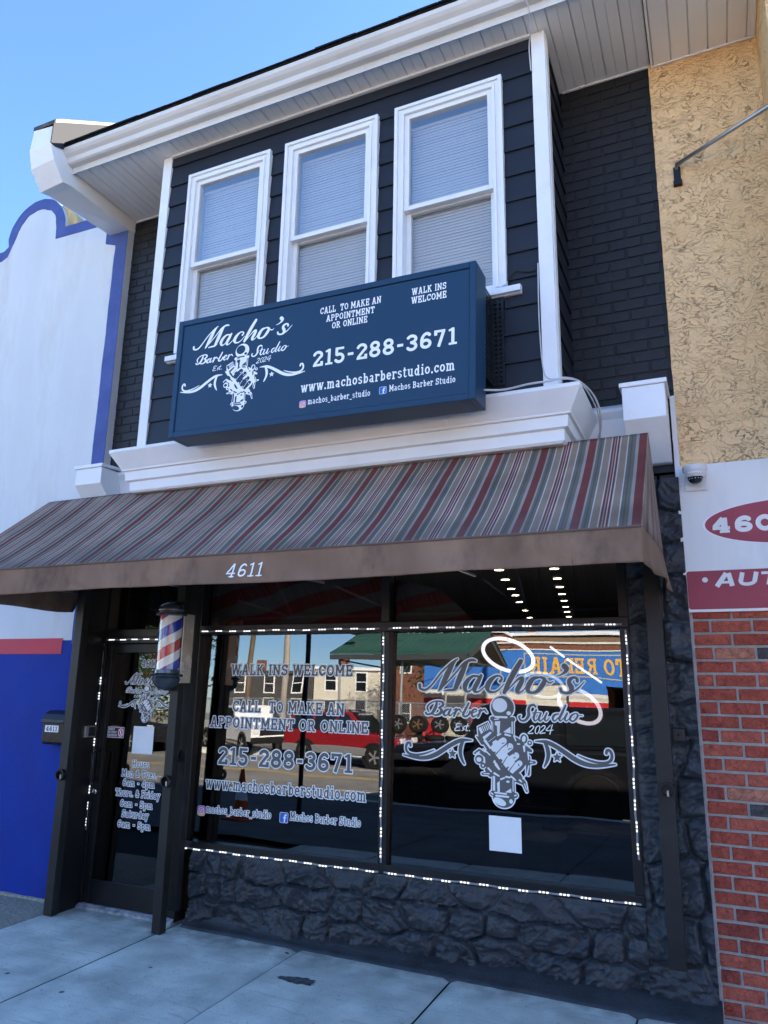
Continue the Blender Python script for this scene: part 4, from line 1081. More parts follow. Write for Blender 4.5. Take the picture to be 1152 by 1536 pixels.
# keypad and post box
t = thing('keypad', 'small metal door keypad on the black jamb beside the door', 'keypad', (-4.66, -.12, 1.255))
g = MB(); g.box(-4.675, -4.652, -.19, -.07, 1.255, 1.345); build(g, 'case', M['steel'], t, bevel=.004)
g = MB(); g.box(-4.652, -4.648, -.15, -.085, 1.265, 1.335); build(g, 'face', M['black_plastic'], t)
MBX = thing('mailbox', 'black wall mailbox numbered 4611 on the blue wall', 'mailbox', (-5.01, -.14, 1.19))
g = MB(); x0, x1 = -5.125, -4.885
g.prism([(-.085, 1.19), (-.16, 1.185), (-.185, 1.20), (-.19, 1.36), (-.17, 1.375), (-.085, 1.39)], 'x', x0, x1); build(g, 'body', M['black_plastic'], MBX, bevel=.008)
g = MB(); g.prism([(-.085, 1.455), (-.13, 1.45), (-.175, 1.425), (-.2, 1.385), (-.205, 1.355), (-.195, 1.355), (-.19, 1.378), (-.085, 1.395)], 'x', x0 - .006, x1 + .006); build(g, 'lid', M['black_plastic'], MBX, bevel=.006)
lab = (-5.088, -4.940, 1.285, 1.337)
g = MB(); g.box(lab[0], lab[1], -.1925, -.188, lab[2], lab[3]); build(g, 'number_plate', M['white_paint'], MBX)
tp = text_prims('4611', lab[0] + .012, lab[1] - .012, lab[2] + .008, .037)
flat_text(tp, .001, lambda u, v, l: (u, -.1932 - l, v), 'lettering', M['black_plastic'], MBX)

# ------------------------------------------------------------------ barber pole
BPX, BPY = -3.753, -.34
BP = thing('barber_pole', 'striped red white and blue barber pole with dark grey caps beside the door', 'barber pole', (BPX, BPY, 1.64))
red = mat('pole_red', (.50, .03, .045), .15, coat=1); blu = mat('pole_blue', (.02, .05, .42), .15, coat=1); whi = mat('pole_white', (.72, .74, .72), .15, coat=1)
g = MB(); n = 48; r = .086; z0, z1 = 1.755, 2.185; m = 40; per = .30
V = []; F = []; mi = []
for j in range(m + 1):
    z = z0 + (z1 - z0) * j / m
    for k in range(n):
        a = 2 * math.pi * (k / n) + 2 * math.pi * ((z - z0) / per) + .9
        V.append((BPX + r * math.cos(a), BPY + r * math.sin(a), z))
for j in range(m):
    for k in range(n):
        q = (k + 1) % n; g.f.append((j * n + k, j * n + q, (j + 1) * n + q, (j + 1) * n + k))
        b = k / n; g.m.append(0 if b < .26 else 1 if b < .5 else 2 if b < .76 else 1)
g.v = V; build(g, 'striped_cylinder', [red, whi, blu], BP, smooth=True)
cap = mat('cap_paint', (.055, .068, .082), .18, coat=.8, metal=.3)
g = MB(); g.lathe([(.09, 2.178), (.112, 2.182), (.118, 2.192), (.112, 2.203), (.098, 2.208), (.104, 2.222), (.102, 2.24), (.088, 2.262), (.06, 2.282), (.03, 2.292), (.001, 2.295)], (BPX, BPY, 0), 40); build(g, 'top_cap', cap, BP, smooth=35)
g = MB(); g.lathe([(.001, 1.632), (.03, 1.635), (.062, 1.65), (.088, 1.675), (.102, 1.705), (.104, 1.722), (.098, 1.73), (.116, 1.736), (.12, 1.745), (.114, 1.754), (.098, 1.76), (.096, 1.785), (.088, 1.787)], (BPX, BPY, 0), 40); build(g, 'bottom_cap', cap, BP, smooth=35)
plate = mat('pole_plate', (.55, .50, .42), .25, var=.2, vscale=5, metal=.3)
g = MB(); g.box(-3.668, -3.655, -.31, -.12, 1.69, 2.20); build(g, 'back_plate', plate, BP, bevel=.003)
for z in (1.745, 2.195):
    g = MB(); g.box(BPX + .07, -3.66, BPY - .012, BPY + .012, z - .008, z + .008); build(g, 'arm', M['black_metal'], BP)
g = MB(); g.tube([(-3.70, -.30, 2.12), (-3.665, -.26, 2.09), (-3.67, -.23, 2.04), (-3.668, -.26, 2.0), (-3.675, -.28, 2.03)], .004, 6); g.box(-3.69, -3.664, -.29, -.255, 2.03, 2.075); build(g, 'wiring', M['cable_black'], BP)
for z in (1.83, 2.10):
    g = MB(); g.lathe([(.012, -.01), (.012, .006), (.004, .01)], (-3.68, -.27, z), 8, axis='y'); build(g, 'wing_nut', M['black_metal'], BP)

# ------------------------------------------------------------------ awning
AX0, AX1 = -4.965, -.269
YF, ZF, YT, ZTP = -1.39, 2.408, -.52, 3.135
AW = thing('awning', 'striped maroon tan and grey fabric awning with brown valance numbered 4611', 'awning', (-2.6, -.9, 2.24))
def stripe_mat(side=False):
    m = mat('awning_stripes', (.3, .2, .17), .85); n = m.node_tree; L = n.links; p = n.nodes['Principled BSDF']
    uv = n.nodes.new('ShaderNodeUVMap'); uv.uv_map = 'UVMap'; sx = n.nodes.new('ShaderNodeSeparateXYZ'); L.new(uv.outputs[0], sx.inputs[0])
    d = n.nodes.new('ShaderNodeMath'); d.operation = 'DIVIDE'; d.inputs[1].default_value = .279; L.new(sx.outputs[0], d.inputs[0])
    f = n.nodes.new('ShaderNodeMath'); f.operation = 'FRACT'; L.new(d.outputs[0], f.inputs[0])
    cr = n.nodes.new('ShaderNodeValToRGB'); cr.color_ramp.interpolation = 'CONSTANT'; e = cr.color_ramp.elements
    RD, LG, GG, WH, TN, DG = (.155, .046, .042), (.28, .235, .20), (.128, .116, .095), (.42, .385, .34), (.235, .17, .125), (.095, .087, .07)
    seq = [(0, RD), (.15, LG), (.185, GG), (.23, DG), (.255, GG), (.305, WH), (.33, TN), (.45, WH), (.475, RD), (.515, LG), (.535, RD), (.565, WH), (.585, RD), (.625, WH), (.65, TN), (.77, WH), (.795, GG), (.85, DG), (.875, GG), (.94, LG), (.975, LG)]
    while len(e) < len(seq): e.new(.99)
    for i, (q, c) in enumerate(seq): e[i].position = q; e[i].color = (*c, 1)
    L.new(f.outputs[0], cr.inputs[0])
    # grime gathered towards the fold
    no = n.nodes.new('ShaderNodeTexNoise'); no.inputs['Scale'].default_value = 2.6; no.inputs['Detail'].default_value = 7
    ge = n.nodes.new('ShaderNodeNewGeometry'); L.new(ge.outputs['Position'], no.inputs['Vector'])
    ad = n.nodes.new('ShaderNodeMath'); ad.operation = 'MULTIPLY_ADD'; ad.inputs[1].default_value = .5; L.new(no.outputs[0], ad.inputs[0]); L.new(sx.outputs[1], ad.inputs[2])
    mr = n.nodes.new('ShaderNodeMapRange'); mr.inputs[1].default_value = .50; mr.inputs[2].default_value = .2; mr.inputs[4].default_value = .6; L.new(ad.outputs[0], mr.inputs[0])
    x = n.nodes.new('ShaderNodeMix'); x.data_type = 'RGBA'; L.new(mr.outputs[0], x.inputs[0]); L.new(cr.outputs[0], x.inputs[6]); x.inputs[7].default_value = (.085, .08, .075, 1)
    n2 = n.nodes.new('ShaderNodeTexNoise'); n2.inputs['Scale'].default_value = 3; n2.inputs['Detail'].default_value = 5; L.new(ge.outputs['Position'], n2.inputs['Vector'])
    m2 = n.nodes.new('ShaderNodeMapRange'); m2.inputs[1].default_value = .3; m2.inputs[2].default_value = .7; m2.inputs[3].default_value = .85; m2.inputs[4].default_value = 1.3; L.new(n2.outputs[0], m2.inputs[0])
    hs = n.nodes.new('ShaderNodeHueSaturation'); L.new(x.outputs[2], hs.inputs['Color']); L.new(m2.outputs[0], hs.inputs['Value'])
    L.new(hs.outputs[0], p.inputs['Base Color'])
    b = n.nodes.new('ShaderNodeBump'); b.inputs['Strength'].default_value = .25; b.inputs['Distance'].default_value = .002
    n3 = n.nodes.new('ShaderNodeTexNoise'); n3.inputs['Scale'].default_value = 420; L.new(ge.outputs['Position'], n3.inputs['Vector']); L.new(n3.outputs[0], b.inputs['Height']); L.new(b.outputs[0], p.inputs['Normal'])
    p.inputs['Specular IOR Level'].default_value = .06
    return m
stripes = stripe_mat()
brown = mat('valance_cloth', (.26, .163, .108), .85, var=.3, vscale=2.2, bump=.25, bscale=300, dirt=.95, dirtcol=(.07, .05, .04), dscale=2.3, stretch=(1, 1, .55))
def top_pt(x, t):                       # t: 0 at the fold, 1 at the wall
    y = YF + (YT - YF) * t; z = ZF + (ZTP - ZF) * t
    rib = abs(math.sin(math.pi * (x - AX0) / (AX1 - AX0) * 4))
    s = .022 * rib * math.sin(math.pi * t) + .010 * fbm(x * 1.7, t * 2, 1) * math.sin(math.pi * t) + .004 * fbm(x * 6 + t * 3, t * 5, 7) * math.sin(math.pi * t)
    return (x, y + s * .6, z - s)
def val_y(x, z):
    q = (ZF - z) / .17
    return YF - .002 - q * (.036 * fbm(x * 1.6, 0, 3) + .026 * fbm(x * 3.2 + z * 7, z * 2, 6) + .014 * q) - .011 * fbm(x * 3.4 + z * 9, z * 5, 2) * math.sin(math.pi * min(1, max(0, q)) * .8)
g = MB(); nx, nt = 170, 22; V = []; F = []
for j in range(nt + 1):
    for i in range(nx + 1): V.append(top_pt(AX0 + (AX1 - AX0) * i / nx, j / nt))
for j in range(nt):
    for i in range(nx): k = j * (nx + 1) + i; F.append((k, k + 1, k + nx + 2, k + nx + 1))
g.add(V, F)
for pi, f in enumerate(g.f): g.uv[pi] = [(V[i][0] + .315 + .279 * 20, (i // (nx + 1)) / nt) for i in f]
o = build(g, 'canopy_cloth', stripes, AW, smooth=True, recalc=False); sm = o.modifiers.new('thick', 'SOLIDIFY'); sm.thickness = .004; sm.offset = -1
YB, ZB = -.045, 2.47
for xs, sg in ((AX1, 1), (AX0, -1)):     # side panels: top corner, front fold, wall
    g = MB(); V = []; F = []; m = 16
    for j in range(m + 1):
        t = j / m                        # 0 at the front edge, 1 at the wall edge
        for i in range(11):
            u = i / 10                   # 0 at the top corner, 1 at the hem
            by, bz = YF + (YB - YF) * t, ZF + (ZB - ZF) * t
            V.append((xs + sg * (.014 * math.sin(math.pi * t) * u + .01 * t * u), YT + (by - YT) * u, ZTP + (bz - ZTP) * u))
    for j in range(m):
        for i in range(10): k = j * 11 + i; F.append((k, k + 1, k + 12, k + 11))
    g.add(V, F)
    for pi, f in enumerate(g.f): g.uv[pi] = [(.93 + 1.4 * (k // 11) / m, .6) for k in f]
    o = build(g, 'side_panel', stripes, AW, smooth=True, recalc=False); sm = o.modifiers.new('thick', 'SOLIDIFY'); sm.thickness = .004
g = MB(); V = []; F = []; nx, nz = 300, 14
for j in range(nz + 1):
    for i in range(nx + 1):
        x = AX0 + (AX1 - AX0) * i / nx; z = ZF - (.168 + .006 * fbm(x * 1.3, 4, 4) + .005 * math.sin(x * 2.3)) * j / nz
        V.append((x, val_y(x, z), z))
for j in range(nz):
    for i in range(nx): k = j * (nx + 1) + i; F.append((k, k + 1, k + nx + 2, k + nx + 1))
g.add(V, F); o = build(g, 'valance', brown, AW, smooth=True, recalc=False); sm = o.modifiers.new('thick', 'SOLIDIFY'); sm.thickness = .003
g = MB()                                  # seam piping and hem stitch, vertical joins
g.tube([(AX0 + (AX1 - AX0) * i / 60, val_y(AX0 + (AX1 - AX0) * i / 60, ZF) - .003, ZF + .002) for i in range(61)], .0065, 6)
for x in (-3.187, -1.587, -.579): g.tube([(x, val_y(x, ZF - .168 * k / 5) - .0015, ZF - .005 - .16 * k / 5) for k in range(6)], .0022, 4)
build(g, 'piping', mat('piping_cloth', (.15, .11, .09), .85), AW)
for xs, sg in ((AX1, 1), (AX0, -1)):
    g = MB(); V = []; F = []; m = 24
    for j in range(m + 1):
        t = j / m; y = YF + (YB - YF) * t
        for i in range(6):
            u = i / 5; fl = sg * (.01 * t + .012 * math.sin(math.pi * t) + u * (.028 * sstep(0, .6, t) + .010 * math.sin(t * 15) * u))
            V.append((xs + fl + sg * .002, y - .01 * (1 - t) * u - .06 * t * u, ZF + (ZB - ZF) * t - (.17 + .03 * sstep(.1, .7, t) + .012 * math.sin(t * 9)) * u))
    for j in range(m):
        for i in range(5): k = j * 6 + i; F.append((k, k + 1, k + 7, k + 6))
    g.add(V, F); o = build(g, 'valance', brown, AW, smooth=True, recalc=False); sm = o.modifiers.new('thick', 'SOLIDIFY'); sm.thickness = .003
flat_text(text_prims('4611', -2.502, -2.262, 2.271, .080, skew=.22, bold=.66), .0018, lambda u, v, l: (u, val_y(u, v) - .009, v), 'lettering', M['white_paint'], AW)
g = MB()
yf, zf, yt, zt = YF + .03, ZF - .02, YT + .02, ZTP - .045
g.tube([(AX0 + .02, yf, zf), (AX1 - .02, yf, zf)], .013, 8)
for a, b in ((AX0 + .02, BX0 - .03), (BX1 + .03, AX1 - .02)): g.tube([(a, yt, zt), (b, yt, zt)], .012, 8)
for k in range(5):
    x = AX0 + .03 + (AX1 - AX0 - .06) * k / 4
    g.tube([(x, yf, zf), (x, -.05, zf + .04)], .011, 8)
    if k in (0, 4): g.tube([(x, yf, zf + .01), (x, yt, zt)], .011, 8); g.tube([(x, -.05, zf + .04), (x, yt, zt)], .011, 8)
    else: g.tube([(x, yf, zf + .01), (x, -.66, 3.0)], .011, 8)
build(g, 'frame', M['steel'], AW)

# ------------------------------------------------------------------ sign cabinet on the bay
SX0, SX1, SZ0, SZ1, SY = -3.342, -1.140, 3.312, 4.187, -1.0
SG = thing('sign_box', 'navy blue sign box of the barber studio hung on the bay', 'sign', (-2.24, -.9, 3.3))
RA = R(-.95); scx, scz = (SX0 + SX1) / 2, (SZ0 + SZ1) / 2
def rot_sign(mb):
    c, s_ = math.cos(RA), math.sin(RA)
    mb.v = [((x - scx) * c - (z - scz) * s_ + scx, y, (x - scx) * s_ + (z - scz) * c + scz) for x, y, z in mb.v]; return mb
g = MB(); w = .04
g.box(SX0, SX0 + w, SY - .008, -.80, SZ0, SZ1); g.box(SX1 - w, SX1, SY - .008, -.80, SZ0, SZ1)
g.box(SX0 + w, SX1 - w, SY - .0078, -.80, SZ1 - w, SZ1 - .0003); g.box(SX0 + w, SX1 - w, SY - .0078, -.80, SZ0 + .0003, SZ0 + w)
g.box(SX0 + w, SX1 - w, -.83, -.805, SZ0 + w, SZ1 - w)
build(rot_sign(g), 'cabinet', M['sign_side'] if False else M['sign_blue'], SG, bevel=.004)
g = MB(); g.box(SX0 + w + .003, SX1 - w - .003, SY + .001, SY + .006, SZ0 + w + .003, SZ1 - w - .003); build(rot_sign(g), 'face_panel', M['sign_blue'], SG)
kx, kz = (SX1 - SX0) / 2.15, (SZ1 - SZ0) / .87
def on_sign(u, v, l):
    x, z = SX0 + u * kx, SZ0 + v * kz; c, s_ = math.cos(RA), math.sin(RA)
    return ((x - scx) * c - (z - scz) * s_ + scx, SY - .0004 - l, (x - scx) * s_ + (z - scz) * c + scz)
def sign_text(t, x0, x1, z, cap, h=.002): return flat_text(text_prims(t, x0, x1, z, cap), h, on_sign, 'lettering', M['white_paint'], SG)
sign_text('CALL  TO MAKE AN', 1.123, 1.547, .716, .048)
sign_text('APPOINTMENT', 1.169, 1.505, .656, .046)
sign_text('OR ONLINE', 1.213, 1.458, .600, .046)
sign_text('WALK INS', 1.748, 1.967, .725, .046)
sign_text('WELCOME', 1.746, 1.969, .667, .046)
sign_text('215-288-3671', 1.086, 2.036, .357, .108, .003)
sign_text('www.machosbarberstudio.com', 1.013, 2.025, .194, .068, .0022)
sign_text('machos_barber_studio', 1.069, 1.496, .108, .042, .0014)
sign_text('Machos Barber Studio', 1.619, 2.029, .118, .042, .0014)
icons(on_sign, 1.033, .115, 1.578, .132, .043, SG)
sc_, est_, sw_, sil_, hi_, ln_, yr_ = [xf(q, .707, .548, .560) for q in logo_prims()]
flat_text(sc_, .0024, on_sign, 'script_lettering', M['white_paint'], SG)
flat_text(est_, .0016, on_sign, 'small_lettering', M['white_paint'], SG); flat_text(yr_, .0016, on_sign, 'year_lettering', M['white_paint'], SG)
flat_text(sw_, .0024, on_sign, 'flourish', M['white_paint'], SG)
letter_mesh([(lambda fl: np.maximum(fl.union(sil_, .03), -np.maximum(fl.union(hi_, .03), -fl.union(ln_, .03))), 0, .0008, bb_of(sil_))], .0018, on_sign, 'emblem', [M['white_paint']], SG)
def perforated(mb, o, ux, uz, nx, nz, p, hole):
    """steel strip with punched square holes: o origin, ux/uz unit vectors"""
    o, ux, uz = Vector(o), Vector(ux), Vector(uz); nrm = ux.cross(uz) * .003
    def bar(a0, a1, b0, b1):
        V = [o + ux * a + uz * b + k * nrm for k in (0, 1) for a, b in ((a0, b0), (a1, b0), (a1, b1), (a0, b1))]
        mb.add(V, [(0, 1, 2, 3), (4, 5, 6, 7), (0, 1, 5, 4), (1, 2, 6, 5), (2, 3, 7, 6), (3, 0, 4, 7)])
    for i in range(nx + 1): bar(i * p, i * p + p - hole, 0, nz * p + p - hole)
    for j in range(nz + 1):
        for i in range(nx): bar(i * p + p - hole, (i + 1) * p, j * p, j * p + p - hole)
for x in (-1.15, -3.33):
    g = MB(); perforated(g, (x, -.80, 3.52), (0, 1, 0), (0, 0, 1), 6, 19, .031, .016); perforated(g, (x, -.615, 3.52), (1, 0, 0), (0, 0, 1), 2, 19, .031, .016)
    build(g, 'perforated_bracket', M['black_metal'], SG)

# cables
def cable(label, pts, r, m, sub=5):
    g = MB(); g.tube([p[:3] for p in catmull([tuple(p) for p in pts], sub)], r, 6)
    return tag(build(g, 'cable', m, smooth=True), label, 'cable')
cable('white cable looping from the sign box over the cornice end', [(-1.14, -.86, 3.40), (-1.05, -.74, 3.435), (-.9, -.745, 3.445), (-.78, -.745, 3.445), (-.70, -.70, 3.47), (-.64, -.55, 3.50), (-.585, -.40, 3.47), (-.56, -.30, 3.40), (-.57, -.2, 3.32), (-.60, -.12, 3.26)], .0065, M['cable_white'])
cable('thin grey cable running down the right corner board', [(-.845, -.622, 4.30), (-.85, -.622, 3.9), (-.838, -.622, 3.6), (-.80, -.66, 3.50), (-.72, -.72, 3.46), (-.63, -.55, 3.485), (-.57, -.33, 3.38), (-.585, -.13, 3.255)], .004, M['cable_white'])
cable('loose white cable drooping from the gutter to the corner board', [(-.80, -.93, 6.21), (-.83, -.925, 6.12), (-.80, -.85, 6.03), (-.82, -.72, 5.97), (-.85, -.63, 5.93), (-.845, -.622, 5.75)], .0045, M['cable_white'])
cable('short black cable on the siding right of the third window', [(-1.04, -.61, 4.24), (-.99, -.615, 4.28), (-.93, -.612, 4.265), (-.87, -.612, 4.262), (-.845, -.615, 4.31)], .004, M['cable_black'])

# ------------------------------------------------------------------ painted stucco building on the left
LB = thing('stucco_building', 'white and blue painted stucco building with curved parapet left of the shop', 'building', (-8, 0, 0))
M['white_stucco'] = mat('white_stucco', (.66, .695, .71), .8, var=.07, vscale=1.3, bump=.35, bscale=28, dirt=.85, dirtcol=(.50, .50, .48), dscale=1.3, stretch=(1.7, 1, .4))
M['blue_paint'] = mat('blue_paint', (.010, .038, .29), .6, spec=.12, var=.10, vscale=2.5, bump=.35, bscale=28, dirt=.2, dirtcol=(.03, .07, .30), dscale=2)
M['blue_trim'] = mat('blue_trim', (.078, .115, .31), .7, var=.12, vscale=5, bump=.35, bscale=40, dirt=.3, dirtcol=(.13, .16, .32), dscale=5)
M['red_band'] = mat('red_band', (.55, .06, .085), .65, var=.06, vscale=3, bump=.25, bscale=30)
YW = -.08
def parapet(off=0, wob=0, seed=0):
    pts = [(-14, 6.12 - off), (-6.60 - off * .2, 6.12 - off), (-6.54, 6.16 - off)]
    cx, cz, r = -6.15, 6.20, .41 - off
    for k in range(25):
        a = R(172 - 168 * k / 24); pts.append((cx + r * math.cos(a), cz + r * math.sin(a) * 1.02))
    pts += [(-5.732 - off, 6.195 - off), (-5.3, 6.185 - off), (-4.872, 6.17 - off)]
    if wob: pts = [(x + wob * fbm(x * 9, z * 9, seed), z + wob * fbm(x * 9, z * 9, seed + 5)) for x, z in pts]
    return pts
P = parapet(0, .012, 1)
g = MB(); g.prism([(-14, -.2)] + P + [(-4.872, -.2)], 'y', YW, .25)
build(g, 'wall', M['white_stucco'], LB)
g = MB(); Pi = parapet(.115, .03, 3)
n = len(P)
for i in range(n - 1):
    a, b, c, d = P[i], P[i + 1], Pi[i + 1], Pi[i]
    if a[0] > -5.02: continue
    g.prism([a, b, c, d], 'y', YW - .004, YW - .0005)
build(g, 'parapet_trim', M['blue_trim'], LB)
g = MB(); m = 90       # blue stripe down the right edge, hand cut edge
for i in range(m):
    z0, z1 = 2.0 + 4.17 * i / m, 2.0 + 4.17 * (i + 1) / m
    f = lambda z: -5.018 + .012 * fbm(1, z * 3, 2) + .006 * fbm(2, z * 14, 3) - (.13 * sstep(5.80, 5.83, z))
    g.prism([(f(z0), z0), (-4.871, z0), (-4.871, z1), (f(z1), z1)], 'y', YW - .0045, YW - .0005)
build(g, 'edge_trim', M['blue_trim'], LB)
g = MB(); m = 120
for i in range(m):
    x0, x1 = -14 + 9.129 * i / m, -14 + 9.129 * (i + 1) / m
    f = lambda x: 2.03 + .006 * fbm(x * 3, 1, 3)
    g.prism([(x0, -.2), (x1, -.2), (x1, f(x1)), (x0, f(x0))], 'y', YW - .004, YW - .0005)
build(g, 'blue_dado', M['blue_paint'], LB)
g = MB(); g.box(-14, -5.118, YW - .008, YW - .0045, 1.915, 2.048); build(g, 'red_band', M['red_band'], LB)
g = MB(); g.box(-14, -4.875, .25, 9, -.2, 5.7); build(g, 'body', M['dark_room'], LB)
M['raw_ply'] = mat('weathered_plywood', (.62, .45, .22), .8, var=.4, vscale=8, bump=.4, bscale=60, stretch=(1, 1, .2))
g = MB(); g.prism([(-5.83, 6.21), (-5.86, 6.50), (-5.78, 6.45), (-5.72, 6.40), (-5.64, 6.31), (-5.60, 6.21)], 'y', -.04, .2); build(g, 'plywood_patch', M['raw_ply'], LB)
g = MB(); m = 60
rs = [[(x, YW - .03 - .01 * fbm(x * 5, 1, 1), -.05), (x, YW - .02 - .01 * fbm(x * 7, 2, 1), .012 + .012 * fbm(x * 6, 3, 1)), (x, YW + .02, .03)] for x in [-9 + 4.1 * i / m for i in range(m + 1)]]
g.rings(rs); build(g, 'foot_render', M['old_asphalt'], LB)

# ------------------------------------------------------------------ brick and stucco building on the right
RB = thing('brick_building', 'tan stucco and red brick building right of the shop', 'building', (1.5, 0, 0))
def stucco_mat():
    m = mat('tan_stucco', (.58, .37, .165), .85); n = m.node_tree; L = n.links; p = n.nodes['Principled BSDF']
    ge = n.nodes.new('ShaderNodeNewGeometry')
    wr = n.nodes.new('ShaderNodeTexNoise'); wr.inputs['Scale'].default_value = 7; wr.inputs['Detail'].default_value = 2; L.new(ge.outputs['Position'], wr.inputs['Vector'])
    vm = n.nodes.new('ShaderNodeVectorMath'); vm.operation = 'MULTIPLY_ADD'; vm.inputs[1].default_value = (.16, .16, .16)
    L.new(wr.outputs['Color'], vm.inputs[0]); L.new(ge.outputs['Position'], vm.inputs[2])
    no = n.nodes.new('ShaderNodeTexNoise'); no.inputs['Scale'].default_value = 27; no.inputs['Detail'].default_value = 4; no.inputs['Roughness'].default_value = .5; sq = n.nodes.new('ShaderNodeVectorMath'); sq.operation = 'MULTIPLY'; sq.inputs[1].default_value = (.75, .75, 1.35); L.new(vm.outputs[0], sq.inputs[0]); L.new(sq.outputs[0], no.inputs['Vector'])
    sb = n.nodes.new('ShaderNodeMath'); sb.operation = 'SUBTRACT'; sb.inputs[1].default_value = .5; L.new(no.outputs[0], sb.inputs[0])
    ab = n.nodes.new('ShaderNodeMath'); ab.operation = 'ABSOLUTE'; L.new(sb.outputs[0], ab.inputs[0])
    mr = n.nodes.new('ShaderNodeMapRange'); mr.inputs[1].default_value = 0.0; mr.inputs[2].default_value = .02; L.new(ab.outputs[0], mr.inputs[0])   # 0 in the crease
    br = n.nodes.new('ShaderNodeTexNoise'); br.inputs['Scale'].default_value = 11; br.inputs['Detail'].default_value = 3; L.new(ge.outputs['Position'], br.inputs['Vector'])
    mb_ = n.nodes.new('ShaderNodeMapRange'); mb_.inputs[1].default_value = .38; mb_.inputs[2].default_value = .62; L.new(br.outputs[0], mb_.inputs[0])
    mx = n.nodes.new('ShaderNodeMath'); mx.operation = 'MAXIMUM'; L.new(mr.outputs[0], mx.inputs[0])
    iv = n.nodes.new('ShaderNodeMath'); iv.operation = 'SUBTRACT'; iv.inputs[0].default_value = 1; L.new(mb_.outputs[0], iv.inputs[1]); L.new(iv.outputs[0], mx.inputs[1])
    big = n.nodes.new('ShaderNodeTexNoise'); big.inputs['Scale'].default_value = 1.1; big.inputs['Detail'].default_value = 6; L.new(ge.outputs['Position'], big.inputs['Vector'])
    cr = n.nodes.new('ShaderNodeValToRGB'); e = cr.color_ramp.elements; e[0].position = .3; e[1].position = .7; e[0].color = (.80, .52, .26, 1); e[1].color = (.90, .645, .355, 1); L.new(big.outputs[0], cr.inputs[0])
    x = n.nodes.new('ShaderNodeMix'); x.data_type = 'RGBA'; L.new(mx.outputs[0], x.inputs[0]); x.inputs[6].default_value = (.73, .50, .275, 1); L.new(cr.outputs[0], x.inputs[7])  # darker crease colour paints in the shade of the grooves
    L.new(x.outputs[2], p.inputs['Base Color'])
    fine = n.nodes.new('ShaderNodeTexNoise'); fine.inputs['Scale'].default_value = 130; fine.inputs['Detail'].default_value = 4; L.new(ge.outputs['Position'], fine.inputs['Vector'])
    a1 = n.nodes.new('ShaderNodeMath'); a1.operation = 'MULTIPLY_ADD'; a1.inputs[1].default_value = .15; L.new(fine.outputs[0], a1.inputs[0]); L.new(mx.outputs[0], a1.inputs[2])
    a2 = n.nodes.new('ShaderNodeMath'); a2.operation = 'MULTIPLY_ADD'; a2.inputs[1].default_value = 1.2; L.new(no.outputs[0], a2.inputs[0]); L.new(a1.outputs[0], a2.inputs[2])
    b = n.nodes.new('ShaderNodeBump'); b.inputs['Strength'].default_value = 1; b.inputs['Distance'].default_value = .018; L.new(a2.outputs[0], b.inputs['Height']); L.new(b.outputs[0], p.inputs['Normal'])
    return m
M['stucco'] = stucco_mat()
g = MB(); nn = 120; edge = [(-.131 + .004 * fbm(1, z * 6, 1) + .003 * fbm(1, z * 25, 2), z) for z in [3.0 + 3.07 * i / nn for i in range(nn + 1)]]
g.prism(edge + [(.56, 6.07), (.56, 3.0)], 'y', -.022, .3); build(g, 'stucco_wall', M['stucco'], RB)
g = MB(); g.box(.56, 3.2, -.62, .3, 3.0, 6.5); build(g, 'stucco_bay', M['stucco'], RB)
rb = [mat('brick_red_a', (.34, .075, .05), .8, var=.25, vscale=25, bump=.9, bscale=45), mat('brick_red_b', (.40, .10, .065), .8, var=.25, vscale=25, bump=.9, bscale=45), mat('brick_red_c', (.27, .06, .045), .8, var=.3, vscale=25, bump=.9, bscale=45),
      mat('brick_dark', (.085, .075, .072), .8, var=.3, vscale=25, bump=.9, bscale=45), mat('brick_pale', (.42, .17, .11), .8, var=.3, vscale=25, bump=.9, bscale=45), mat('brick_mortar', (.36, .335, .305), .9, var=.15, vscale=20, bump=.8, bscale=120)]
def brick_cracks(m):
    n = m.node_tree; L = n.links; p = n.nodes['Principled BSDF']
    src = p.inputs['Base Color'].links[0].from_socket
    ge = n.nodes.new('ShaderNodeNewGeometry'); wr = n.nodes.new('ShaderNodeTexNoise'); wr.inputs['Scale'].default_value = 22; L.new(ge.outputs['Position'], wr.inputs['Vector'])
    vm = n.nodes.new('ShaderNodeVectorMath'); vm.operation = 'MULTIPLY_ADD'; vm.inputs[1].default_value = (.05, .05, .05); L.new(wr.outputs['Color'], vm.inputs[0]); L.new(ge.outputs['Position'], vm.inputs[2])
    vo = n.nodes.new('ShaderNodeTexVoronoi'); vo.feature = 'DISTANCE_TO_EDGE'; vo.inputs['Scale'].default_value = 24; L.new(vm.outputs[0], vo.inputs['Vector'])
    mr = n.nodes.new('ShaderNodeMapRange'); mr.inputs[1].default_value = .0; mr.inputs[2].default_value = .05; mr.inputs[3].default_value = .45; L.new(vo.outputs['Distance'], mr.inputs[0])
    mx = n.nodes.new('ShaderNodeMix'); mx.data_type = 'RGBA'; mx.blend_type = 'MULTIPLY'; mx.inputs[0].default_value = 1; L.new(src, mx.inputs[6]); L.new(mr.outputs[0], mx.inputs[7]); L.new(mx.outputs[2], p.inputs['Base Color'])
for m in rb[:5]: brick_cracks(m)
g = MB(); g.box(-.142, 3.2, 0, .3, -.2, 3.0, 5)
bricks(g, -.128, 1.4, -.06, 2.99, -.001, [0, 0, 1, 1, 2, 0, 1, 0, 1, 2, 0, 1, 4, 3], bw=.222, bh=.0775, jt=.014, proud=.0075)
build(g, 'brick_wall', rb, RB)
g = MB(); rs = []       # ragged mortar edge where brick meets the stone pier
